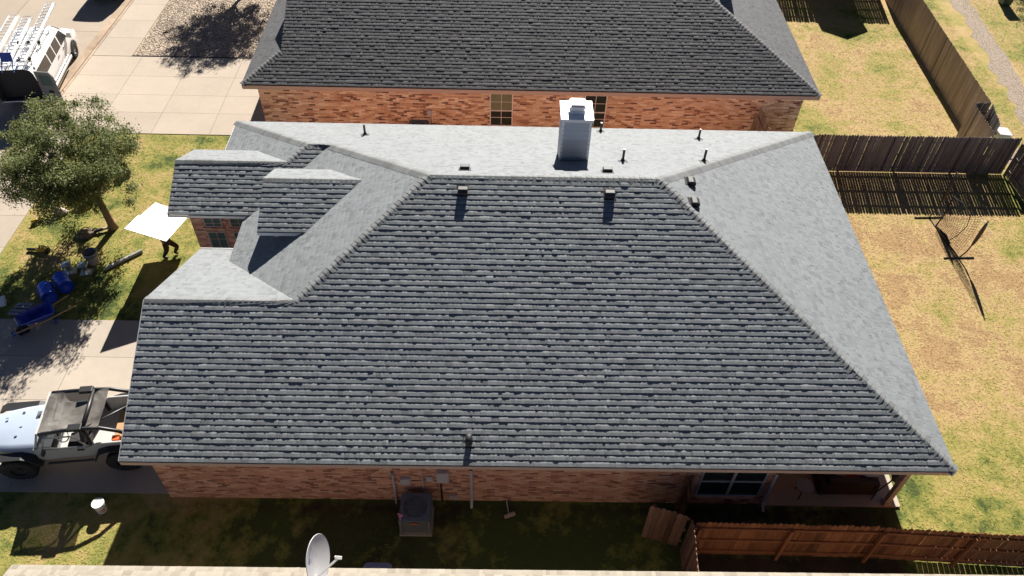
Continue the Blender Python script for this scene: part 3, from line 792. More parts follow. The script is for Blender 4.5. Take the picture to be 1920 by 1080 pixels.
# plumbing vent pipes
for (x, y, h) in ((4.89, 13.07, 0.45), (13.72, 14.47, 0.42), (13.84, 9.71, 0.5), (17.25, 13.42, 0.45), (16.54, 9.92, 0.5)):
    z = zn(x, y) + 0.03
    p = MB(); p.tube([(x, y, z - 0.1), (x, y, z + h)], 0.04, 10); vp = build('vent_pipe', p, M['black'], house, smooth=False)
    fl = MB(); fl.obox((x, y, z + 0.015), (0.15, 0, 0), (0, 0.15, -0.15 * S), (0, 0, 0.006)); fl.lathe((x, y, z - 0.02), (0, 0, 1), [(0.09, 0.02), (0.06, 0.1), (0.042, 0.13)], 10)
    build('flashing', fl, M['blackmetal'], vp)
def box_vent(o, out, across, nrm, mat='blackmetal'):
    """static roof vent: flashing, hooded box open at the low side."""
    o = Vector(o); out = Vector(out).normalized(); ac = Vector(across).normalized(); n = Vector(nrm).normalized()
    fl = MB(); fl.obox(o + n * 0.045, ac * 0.19, out * 0.19, n * 0.004)
    h = MB()
    pr = [(-0.13, 0.05), (-0.11, 0.14), (0.02, 0.20), (0.13, 0.17), (0.16, 0.10), (0.13, 0.06)]
    h.prism([o + out * a + n * b - ac * 0.14 for a, b in pr], ac * 0.28)
    v = build('roof_vent', h, M[mat], house, bevel=0.012); build('flashing', fl, M['blackmetal'], v)
sU = Vector((0, 1, S)).normalized(); nU = Vector((0, -1, S)).normalized(); eU = Vector((-1, 0, S)).normalized()
for x, y in ((8.79, 7.12), (13.11, 7.10)): box_vent((x, y, zf(x, y)), -sU, (1, 0, 0), nS)
for x, y in ((8.79, 8.30), (13.16, 8.30)): box_vent((x, y, zn(x, y)), -nU, (1, 0, 0), nN)
for x, y in ((15.66, 8.05), (15.62, 7.07)): box_vent((x, y, ze(x, y)), -eU, (0, 1, 0), nE)
# gooseneck dryer vent near the front eave
p = Vector((9.17, 0.55, zf(0, 0.55) + 0.03))
g = MB(); g.tube([p, p + Vector((0, 0, .22)), p + Vector((0, -.03, .33)), p + Vector((0, -.10, .37)), p + Vector((0, -.17, .33)), p + Vector((0, -.19, .26))], [0.085, 0.085, 0.09, 0.095, 0.1, 0.105], 12)
gv_ = build('roof_vent', g, M['blackmetal'], house, smooth=True); f = MB(); f.obox(p + nS * 0.012, (0.17, 0, 0), sU * 0.17, nS * 0.006); build('flashing', f, M['blackmetal'], gv_)

# ---- neighbour house behind ----------------------------------------------------
nx0, nx1, ny0, ND = -0.93, 23.25, 17.75, 15.0
nh = ND / 2; nzr = 2.74 + S * nh
nb = thing('brick_house', (nx0, ny0, 0), 'brown brick neighbour house with dark charcoal shingle roof behind the metal chimney', 'house')
zf2 = lambda x, y: 2.74 + S * (y - ny0); zn2 = lambda x, y: 2.74 + S * (ny0 + ND - y); ze2 = lambda x, y: 2.74 + S * (nx1 - x); zw3 = lambda x, y: 2.74 + S * (x - nx0)
rb = MB()
slope_xy(rb, [(nx0, ny0), (nx1, ny0), (nx1 - nh, ny0 + nh), (0.53, ny0 + nh), (0.53, ny0 + 1.46)], 's', zf2, 21, relief=1.0, seg=0.06, contrast=0.08)
slope_xy(rb, [(nx1, ny0 + ND), (nx0, ny0 + ND), (0.53, ny0 + ND - 1.46), (0.53, ny0 + nh), (nx1 - nh, ny0 + nh)], 'n', zn2, 22, seg=0.3)
slope_xy(rb, [(nx1, ny0), (nx1, ny0 + ND), (nx1 - nh, ny0 + nh)], 'e', ze2, 23, seg=0.12)
slope_xy(rb, [(nx0, ny0 + ND), (nx0, ny0), (0.53, ny0 + 1.46), (0.53, ny0 + ND - 1.46)], 'w', zw3, 24, seg=0.12)
nroof = build('roof', rb, M['shingle_dark'], nb)
cap_part(nroof, M['cap_dark'], (nx1, ny0, 2.74), (nx1 - nh, ny0 + nh, nzr), nS, nE, seed=31); cap_part(nroof, M['cap_dark'], (nx0, ny0, 2.74), (0.53, ny0 + 1.46, 3.44), nS, nW, seed=32); cap_part(nroof, M['cap_dark'], (0.53, ny0 + nh, nzr), (nx1 - nh, ny0 + nh, nzr), nS, nN, seed=33)
w = MB(); w.box(-0.48, 18.2, -0.05, 22.8, 18.4, 2.6); w.box(-0.48, 18.405, -0.05, -0.28, 32.3, 2.6); w.box(22.6, 18.405, -0.05, 22.8, 32.3, 2.6); w.box(-0.275, 32.1, -0.05, 22.595, 32.3, 2.6)
w.prism([(0.6, ny0 + 1.5, 3.3), (0.6, ny0 + ND - 1.5, 3.3), (0.6, ny0 + nh, nzr - 0.08)], (0.1, 0, 0))
build('wall', w, M['brick2'], nb)
f = MB(); f.box(nx0, ny0 - 0.024, 2.55, nx1, ny0, 2.725); f.box(nx0 - 0.024, ny0, 2.55, nx0, ny0 + ND, 2.725); f.box(nx1, ny0, 2.55, nx1 + 0.024, ny0 + ND, 2.725); f.box(nx0 + .02, ny0 + 0.02, 2.605, nx1 - .02, 18.199, 2.64); f.box(22.805, 18.2, 2.605, nx1 - .02, 32.3, 2.64)
build('fascia', f, M['trim'], nb)
window(nb, 9.36, 0.62, 10.36, 2.3, 18.2, mid=1.42, grid=True, glass='glass', framem='white', blinds=1.45)
window(nb, 13.42, 0.62, 14.4, 2.3, 18.2, mid=1.42, grid=True, glass='glass', framem='white')
m = MB(); m.box(6.66, 18.09, 1.12, 6.84, 18.198, 1.4); build('meter_box', m, M['lightgrey'], nb, bevel=0.01)
m = MB(); m.tube([(6.78, 18.15, 1.12), (6.82, 18.15, 0.5), (6.9, 18.14, 0)], 0.012, 6); build('conduit', m, M['black'], nb)
m = MB(); m.box(20.0, 26.5, 4.0, 20.62, 27.3, 7.9); build('chimney', m, M['siding'], nb)
m = MB(); m.tube([(15.2, 25.3, 6.2), (15.2, 25.3, 7.0)], 0.045, 8); build('vent_pipe', m, M['black'], nb)

# ---- house below the drone, only its eave shows --------------------------------
sx0, sx1, sy1 = -1.58, 23.0, -2.84
sh_ = thing('brick_house', (sx0, sy1 - 12, 0), 'tan shingle roof of a house along the bottom edge of the photo', 'house')
zs_ = lambda x, y: 2.74 + S * (sy1 - y)
rb = MB(); slope_xy(rb, [(sx1, sy1), (sx0, sy1), (sx0, sy1 - 3.2), (sx1, sy1 - 3.2)], 'n', zs_, 41, contrast=0.09, warm_p=0.3)
build('roof', rb, M['shingle_tan'], sh_)
rb = MB(); hw = 0.45
rb.box(sx0 + hw, sy1 - 0.65, -0.05, sx1 - hw, sy1 - hw, 2.6); rb.prism([(sx0 + hw, sy1 - 0.655, -0.05), (sx0 + hw, sy1 - 3.2, -0.05), (sx0 + hw, sy1 - 3.2, 3.9), (sx0 + hw, sy1 - 0.655, 2.75)], (0.2, 0, 0))
build('wall', rb, M['brick_deep'], sh_)
f = MB(); f.box(sx0, sy1, 2.58, sx1, sy1 + 0.022, 2.725); f.box(sx0, sy1 - 0.44, 2.605, sx1, sy1 - 0.005, 2.635)
build('fascia', f, M['trim'], sh_)

# ---- shed beyond the far fence (its gable shades the far yard) ----
fh = thing('shed', (28.75, 32.5, 0), 'grey gabled garden shed beyond the far fence', 'shed')
m = MB(); m.prism([(27.75, 32.5, 0), (29.75, 32.5, 0), (29.75, 32.5, 2.9), (28.75, 32.5, 3.35), (27.75, 32.5, 2.9)], (0, 3, 0)); build('wall', m, M['siding'], fh)
m = MB(); m.prism([(27.5, 32.3, 2.86), (28.75, 32.3, 3.46), (30.0, 32.3, 2.86), (30.0, 32.3, 2.78), (28.75, 32.3, 3.38), (27.5, 32.3, 2.78)], (0, 3.4, 0)); build('roof', m, M['shingle_dark'], fh)

# ------------------------------------------------------------------ fences
def fence(name, a, b, label, mat, rail_side=0, height=1.83, pw=0.14, gap=0.012, posts=2.44, seed=0, group=None, jitter=0.03, z0=0.02, shade_lo=0.7):
    r = random.Random(seed)
    a = Vector((*a, 0)); b = Vector((*b, 0)); d = b - a; Lf = d.length; d.normalize(); n = Vector((-d.y, d.x, 0))
    t = thing(name, a, label, 'fence' if name != 'gate' else 'gate', group)
    pk = MB(); x = 0.0
    while x + pw * 0.6 < Lf:
        h = height + r.uniform(-jitter, jitter); w = min(pw, Lf - x); th = 0.018; o = a + d * x + n * r.uniform(-0.006, 0.006)
        lean = r.uniform(-0.008, 0.008)
        pts = [o + Vector((0, 0, z0)), o + d * w + Vector((0, 0, z0)), o + d * (w + lean) + Vector((0, 0, h - 0.06)), o + d * (w * .64 + lean) + Vector((0, 0, h)), o + d * (w * .36 + lean) + Vector((0, 0, h)), o + d * lean + Vector((0, 0, h - 0.06))]
        pk.prism(pts, n * th, r.uniform(shade_lo, 1.2) if r.random() > 0.12 else r.uniform(0.45, 0.7))
        x += pw + gap + (r.uniform(0, 0.012) if r.random() < 0.2 else 0)
    build('picket_panel', pk, mat, t)
    if rail_side:
        off = n * (0.018 + 0.02 + 0.012) if rail_side > 0 else -n * (0.02 + 0.012)
        for zr_ in (0.28, 0.95, 1.6):
            rl = MB(); rl.bar(a + off + Vector((0, 0, zr_)), b + off + Vector((0, 0, zr_)), 0.038, 0.088, shade=r.uniform(0.85, 1.1)); build('rail', rl, mat, t)
        off2 = off + n * (0.065 if rail_side > 0 else -0.065)
        k = 0.12
        while k < Lf:
            ps = MB(); c = a + off2 + d * k; ps.box(c.x - 0.044, c.y - 0.044, -0.05, c.x + 0.044, c.y + 0.044, 1.72, r.uniform(0.8, 1.0)); build('post', ps, mat, t); k += posts
    return t
fence('fence', (21.9, 16.2), (31.62, 16.2), 'weathered dark picket fence between the two back yards', M['fence_dark'], rail_side=1, height=1.92, gap=0.008, pw=0.105, seed=1, jitter=0.025)
fence('fence', (31.75, 16.2), (31.95, -4.0), 'dark picket fence running down the right edge from the yard corner', M['fence_dark'], rail_side=-1, gap=0.012, seed=2)
fence('fence', (31.15, 18.5), (31.6, 32.3), 'long tan picket fence in sun between far yard and alley', M['fence_tan'], rail_side=-1, gap=0.004, seed=3, jitter=0.015, shade_lo=0.88, height=2.1)
fence('fence', (30.35, 16.4), (30.35, 18.45), 'short tan fence panel closing the near corner of the far yard', M['fence_tan'], rail_side=-1, gap=0.004, seed=4, jitter=0.015, shade_lo=0.9, height=2.1)
fence('fence', (30.37, 18.5), (31.12, 18.5), 'short dark picket stub joining the two tan fences', M['fence_dark'], rail_side=-1, gap=0.012, pw=.1, seed=5, height=2.1)
fence('fence', (31.15, 18.4), (30.85, 16.9), 'narrow dark panel closing the fence nook beside the pale cabinet', M['fence_dark'], rail_side=1, gap=0.008, seed=15, height=2.1)
fence('fence', (31.3, 31.95), (22.9, 31.95), 'far picket fence shading the top of the far yard', M['fence_tan'], rail_side=-1, gap=0.010, seed=6, height=2.0)
fence('fence', (15.22, -1.10), (20.1, -1.17), 'orange brown picket fence with rails below the patio', M['fence_orange'], rail_side=-1, gap=0.004, seed=7, height=1.9)
fence('fence', (20.13, -1.17), (31.7, -1.75), 'reddish picket fence with rails along the lower right lawn', M['fence_orange'], rail_side=-1, gap=0.006, seed=8, height=1.85)
fence('fence', (15.12, -1.0), (15.02, -3.2), 'short worn return fence beside the open gate', M['gatewood'], rail_side=1, gap=0.012, seed=9, height=1.9, jitter=0.06)
fence('gate', (14.06, -0.62), (15.12, -0.92), 'worn wooden gate standing open beside the orange fence', M['gatewood'], rail_side=1, gap=0.006, seed=10, height=1.85, jitter=0.04, posts=9)
fence('fence', (15.32, 0.40), (15.25, -0.2), 'narrow picket stub against the brick wall behind the gate', M['gatewood'], rail_side=-1, gap=0.008, seed=11, height=1.8, posts=0.5)
fence('gate', (21.0, 15.3), (20.95, 17.9), 'brown gate closing the passage between the two brick houses', M['fence_tan'], rail_side=1, gap=0.005, seed=12, height=2.1)

# ------------------------------------------------------------------ tree
def tree(loc, label, R=2.45, H=3.35, zc=3.3, n_leaf=78000, seed=3, trunk_r=0.13, off=(0, 0), flat=0.72):
    r = random.Random(seed); nr = np.random.default_rng(seed)
    t = thing('oak_tree', loc, label, 'tree')
    tk = MB(); base = Vector((0, 0, 0)); fork = Vector((-0.12, 0.05, 1.5))
    tk.tube([base + Vector((0, 0, -0.05)), Vector((-0.01, 0, .3)), Vector((-0.05, 0.02, 0.9)), fork], [trunk_r * 1.5, trunk_r * 1.1, trunk_r, trunk_r * 0.95], 12)
    tips = []
    for k in range(13):
        a = 2.4 * k + r.uniform(-.3, .3); el = r.uniform(0.25, 1.3); ln = r.uniform(0.75, 1.0)
        end = Vector((off[0] + math.cos(a) * math.cos(el) * R * ln, off[1] + math.sin(a) * math.cos(el) * R * ln, zc + (math.sin(el) - 0.42) * R * flat * 1.1))
        mid = fork.lerp(end, 0.5) + Vector((r.uniform(-.2, .2), r.uniform(-.2, .2), 0.25))
        tk.tube([fork, fork.lerp(mid, .5) + Vector((0, 0, .08)), mid, end], [trunk_r * .62, trunk_r * .45, trunk_r * .3, 0.012], 7)
        for q in range(5):
            s_ = mid.lerp(end, r.uniform(0.0, 0.9)); d = Vector((r.gauss(0, 1), r.gauss(0, 1), r.gauss(0.1, .6))).normalized() * r.uniform(.5, 1.0)
            tk.tube([s_, s_ + d * .5 + Vector((0, 0, .05)), s_ + d], [0.028, 0.018, 0.007], 5); tips += [s_ + d, s_ + d * .55]
        tips.append(end)
    # extra clumps spread over the crown so its outline stays ragged
    for k in range(230):
        d = Vector((r.gauss(0, 1), r.gauss(0, 1), r.gauss(0, 1))).normalized(); rad = r.uniform(0.35, 1.0) ** 0.6
        lump = 1.02 + 0.42 * noise.noise(d * 1.9 + Vector((seed, 0, 0)))
        tips.append(Vector((off[0] + d.x * R * rad * lump, off[1] + d.y * R * rad * lump, zc + d.z * R * flat * rad * lump)))
    build('trunk', tk, M['bark'], t, local=True, smooth=True)
    tp = np.array([tuple(p) for p in tips]); idx = nr.integers(0, len(tp), n_leaf)
    size = nr.uniform(0.12, 0.34, len(tp))
    c = tp[idx] + nr.normal(0, 1, (n_leaf, 3)) * size[idx][:, None] * np.array([1, 1, .75]) * 0.62
    c[:, 2] = np.where(c[:, 2] < 0.9, 0.9 + nr.uniform(0, 1.2, n_leaf), c[:, 2])
    ang = nr.uniform(0, 2 * np.pi, n_leaf); nrm = nr.normal(0, 1, (n_leaf, 3)) + np.array([0, .35, .8]); nrm /= np.linalg.norm(nrm, axis=1)[:, None]
    ref = np.stack([np.cos(ang), np.sin(ang), nr.normal(0, .3, n_leaf)], 1); a = np.cross(nrm, ref); a /= np.linalg.norm(a, axis=1)[:, None]; b = np.cross(nrm, a)
    l = nr.uniform(0.028, 0.055, n_leaf)[:, None]; w = l * nr.uniform(.35, .6, (n_leaf, 1))
    V = np.stack([c - a * l, c + b * w, c + a * l, c - b * w], 1).reshape(-1, 3).astype(np.float32)
    me = bpy.data.meshes.new('crown'); n = n_leaf
    me.vertices.add(4 * n); me.vertices.foreach_set('co', V.ravel()); me.loops.add(4 * n); me.loops.foreach_set('vertex_index', np.arange(4 * n, dtype=np.int32))
    me.polygons.add(n); me.polygons.foreach_set('loop_start', np.arange(0, 4 * n, 4, dtype=np.int32)); me.update()
    cl = nr.uniform(0.25, 0.8, len(tp))[idx] + nr.uniform(-.2, .2, n)
    at = me.attributes.new('shade', 'FLOAT', 'FACE'); at.data.foreach_set('value', cl.astype(np.float32))
    me.materials.append(M['leaf'])
    o = bpy.data.objects.new('crown', me); COL.objects.link(o); o.parent = t
    return t
tree((-5.14, 11.85, 0), 'olive green young oak on the front lawn beside the white van', R=2.45, off=(-0.72, 0.05), zc=3.2, flat=0.8)
tree((-4.3, 31.7, 0), 'bushy oak standing in the gravel bed beyond the top edge', R=2.55, zc=3.7, n_leaf=52000, seed=8, trunk_r=0.11, off=(0.3, -0.2))

# ------------------------------------------------------------------ vehicles
def wheel(parent, c, axis, r, w, rimr, mats=('rubber', 'lightgrey')):
    t = MB(); c = Vector(c); a = Vector(axis)
    t.lathe(c, a, [(rimr, -w / 2), (r - 0.04, -w / 2), (r - 0.008, -w / 2 + 0.035), (r, -w / 4), (r, w / 4), (r - 0.008, w / 2 - 0.035), (r - 0.04, w / 2), (rimr, w / 2), (rimr * .95, w / 2 - 0.04)], 28)
    for k in range(28):
        th = 2 * math.pi * k / 28
        b = Vector((0, 0, 1)); s_ = a.cross(b).normalized(); dirv = b * math.cos(th) + s_ * math.sin(th); tan = a.cross(dirv)
        t.obox(c + dirv * r, a * w * .45, tan * 0.022, dirv * 0.008)
    wo = build('wheel', t, M[mats[0]], parent, local=True)
    rm = MB(); rm.lathe(c, a, [(rimr, -w * .3), (rimr * .95, w * .36), (rimr * .75, w * .3), (rimr * .3, w * .22), (rimr * .28, w * .34), (0.001, w * .35)], 24)
    build('rim', rm, M[mats[1]], wo, local=True, smooth=False)
    return wo

def van():
    v = thing('van', (-11.72, 19.75, -0.13), 'white work van with its rear doors open and ladders on the roof', 'van', rotz=math.radians(6.5))
    def prof(y, w=1.0, zt=2.08, belt=1.2, tilt=0.13, zb=0.42):
        h = [(w * .93, zb), (w, zb + .12), (w, .85), (w * .985, belt), (w - tilt * .75, min(zt - .22, belt + (zt - belt) * .72)), (w - tilt - .06, zt - .07), (w - tilt - .22, zt - .01), (0, zt)]
        L_ = [(-x, y, z) for x, z in h]; R_ = [(x, y, z) for x, z in reversed(h[:-1])]
        return L_ + R_
    b = MB()
    b.loft([prof(0.0), prof(0.15), prof(3.6, zt=2.1), prof(3.85, zt=2.02)], False)
    b.loft([prof(3.85, zt=2.02), prof(4.75, w=0.99, zt=1.26, belt=1.17, tilt=.1)], False)
    b.loft([prof(4.75, w=0.99, zt=1.26, belt=1.17, tilt=.1), prof(5.35, w=.96, zt=1.1, belt=1.0, tilt=.12), prof(5.6, w=.88, zt=0.92, belt=.85, tilt=.14)], False)
    b.poly(prof(5.6, w=.88, zt=0.92, belt=.85, tilt=.14)); b.box(-.93, 0.05, .42, .93, 5.4, .47)
    body = build('body', b, M['vanwhite'], v, local=True, auto=35)
    i = MB(); i.box(-.9, 0.35, .48, .9, 0.4, 1.95); i.box(-.88, 0.06, .475, .88, 0.34, .5)
    i.box(-.955, 0.012, .5, -.9, 0.35, 1.4); i.box(.9, 0.012, .5, .955, 0.35, 1.4)
    build('interior', i, M['dark'], v, local=True)
    def sidepane(y0, y1, z0=1.25, z1=1.78, sgn=1, mat='vanglass', name='window', zs=None):
        x = lambda z: sgn * (0.985 - (z - 1.2) / (1.834 - 1.2) * (0.985 - 0.9025) + 0.006)
        m = MB(); sl = zs or (0, 0)
        m.prism([(x(z0), y0, z0), (x(z0), y1, z0), (x(z1), y1 - sl[1], z1), (x(z1), y0 + sl[0], z1)], (sgn * -0.004, 0, 0)); return build(name, m, M[mat], v, local=True)
    for s_ in (1, -1):
        sidepane(0.3, 1.75, sgn=s_); sidepane(1.86, 2.5, sgn=s_); sidepane(2.6, 3.3, sgn=s_); sidepane(3.42, 4.35, sgn=s_, mat='black', zs=(0, .45))
    ws = MB(); ws.quad((-.78, 4.66, 1.345), (.78, 4.66, 1.345), (.72, 3.95, 1.945), (-.72, 3.95, 1.945)); ws.v = [(x, y + 0.012, z + 0.012) for x, y, z in ws.v]; build('windscreen', ws, M['glass'], v, local=True)
    sk = MB(); sk.box(1.005, 1.0, .38, 1.06, 3.9, .5); build('running_board', sk, M['vanwhite'], v, local=True, bevel=0.015)
    for s_ in (1, -1):
        for y in (1.05, 4.55):
            a = MB(); pts = [(s_ * 1.006, y + math.cos(t) * .44, .42 + math.sin(t) * .44) for t in np.linspace(0, math.pi, 11)]
            a.prism(pts, (s_ * -0.02, 0, 0)); build('wheel_arch', a, M['black'], v, local=True)
            wheel(v, (s_ * .9, y, .37), (s_, 0, 0), .37, .24, .2)
        tl = MB(); tl.box(s_ * .985 - .05, -0.012, .95, s_ * .985 + .02, 0.1, 1.4); build('tail_light', tl, M['red'], v, local=True, bevel=0.01)
        hl = MB(); hl.box(s_ * .7 - .16, 5.5, .72, s_ * .7 + .16, 5.62, .9); build('headlight', hl, M['lightgrey'], v, local=True, bevel=0.01)
        mr = MB(); mr.box(s_ * 1.14 - .1, 4.2, 1.2, s_ * 1.14 + .1, 4.32, 1.46); mr.bar((s_ * .97, 4.22, 1.22), (s_ * 1.1, 4.26, 1.3), .05, .05); build('mirror', mr, M['vanwhite'] if s_ < 0 else M['vanwhite'], v, local=True, bevel=0.02)
        hd = MB(); hd.box(s_ * 1.0, 3.45, 1.08, s_ * 1.0 + s_ * .025, 3.62, 1.12); hd.box(s_ * 1.0, 2.62, 1.08, s_ * 1.0 + s_ * .025, 2.8, 1.12); build('handle', hd, M['black'], v, local=True)
        # rear door swung open past the side
        d = MB(); hx = s_ * .97; an = math.radians(12 if s_ > 0 else 30); dx = Vector((s_ * math.cos(an), -math.sin(an), 0)); nn = Vector((math.sin(an) * s_, math.cos(an), 0))
        o_ = Vector((hx, -0.04, 0))
        w_ = .8
        d.prism([o_ + Vector((0, 0, .48)), o_ + dx * w_ + Vector((0, 0, .48)), o_ + dx * w_ + Vector((0, 0, 1.75)), o_ + dx * (w_ - .14) + Vector((0, 0, 1.98)), o_ + Vector((0, 0, 1.98))], nn * 0.05)
        do = build('rear_door', d, M['acgrey'], v, local=True)
        p_ = MB(); q = o_ - nn * 0.006
        p_.prism([q + dx * .15 + Vector((0, 0, 1.3)), q + dx * (w_ - .14) + Vector((0, 0, 1.3)), q + dx * (w_ - .14) + Vector((0, 0, 1.72)), q + dx * (w_ - .2) + Vector((0, 0, 1.82)), q + dx * .15 + Vector((0, 0, 1.82))], nn * 0.004); build('window', p_, M['greenglass'], do, local=True)
        h_ = MB(); h_.obox(o_ - nn * 0.012 + dx * .45 + Vector((0, 0, 1.0)), dx * .12, nn * .01, Vector((0, 0, .06))); build('handle', h_, M['black'], do, local=True)
    rk = MB()
    for y in (0.5, 1.9, 3.2):
        rk.bar((-.85, y, 2.2), (.85, y, 2.2), .05, .04)
        for x in (-.8, .8): rk.bar((x, y, 2.02), (x, y, 2.2), .04, .04)
    for x in (-.82, .82): rk.bar((x, .3, 2.24), (x, 3.5, 2.24), .03, .03)
    build('roof_rack', rk, M['white'], v, local=True)
    cl = MB()
    for y in (0.5, 1.9):
        for x in (-.1, .35, .8):
            cl = MB(); cl.obox((x, y, 2.3), (.05, 0, 0), (0, .07, 0), (0, 0, .05)); cl.obox((x + .05, y - .05, 2.36), (.02, 0, 0), (0, .02, 0), (0, 0, .06)); build('clamp', cl, M['dark'], v, local=True)
    return v
van()
def ladder(a, b, side, width, label, rung=0.3, mat='alu', double=True):
    a = Vector(a); b = Vector(b); s_ = Vector(side).normalized(); d = (b - a); Ln = d.length; d.normalize(); up = s_.cross(d)
    if up.z < 0: up = -up
    t = thing('ladder', a, label, 'ladder', 'ladders on the van roof')
    for k in (-1, 1):
        r_ = MB(); r_.bar(a + s_ * k * width / 2, b + s_ * k * width / 2, .035, .085, up=up)
        if double: r_.bar(a + d * .3 + s_ * k * (width / 2 - .05) + up * .07, b + d * -.2 + s_ * k * (width / 2 - .05) + up * .07, .03, .05, up=up)
        build('side_rail', r_, M[mat], t)
    rg = MB(); x = .2
    while x < Ln - .1:
        rg.tube([a + d * x - s_ * width / 2, a + d * x + s_ * width / 2], .018, 6)
        if double: rg.tube([a + d * (x + .12) - s_ * (width / 2 - .05) + up * .07, a + d * (x + .12) + s_ * (width / 2 - .05) + up * .07], .016, 6)
        x += rung
    build('rung', rg, M[mat], t)
    return t
import math as _m
_th = math.radians(6.5)
def vanp(x, y, z): return (-11.72 + x * _m.cos(_th) - y * _m.sin(_th), 19.75 + x * _m.sin(_th) + y * _m.cos(_th), z - 0.13)
_vs = (_m.cos(_th), _m.sin(_th), 0)
ladder(vanp(.5, .1, 2.29), vanp(.35, 5.6, 2.31), _vs, .42, 'longest aluminium ladder on the van roof, its tip past the bonnet')
ladder(vanp(-.2, .0, 2.29), vanp(-.35, 4.2, 2.30), _vs, .45, 'shorter aluminium ladder in the middle of the van roof')
ladder(vanp(-.9, .2, 2.29), vanp(-1.0, 4.4, 2.30), _vs, .45, 'white ladder at the street side edge of the van roof', mat='white')
lt = thing('step_stool', vanp(.05, 0.0, 2.25), 'blue stool with light blue legs hung at the rear of the van roof', 'stool')
m = MB(); c = Vector(vanp(.05, .15, 2.62)); m.obox(c, (.24, 0.02, 0), (0, .06, .19), (0, -.02, .008)); build('seat', m, M['bluepaint'], lt, bevel=0.01)
for k in (-.22, .22):
    m = MB(); m.tube([vanp(.05 + k, .1, 2.45), vanp(.05 + k, -.12, 2.3), vanp(.05 + k * 1.15, -.25, 2.1)], .028, 8); build('leg', m, M['ltblue'], lt)

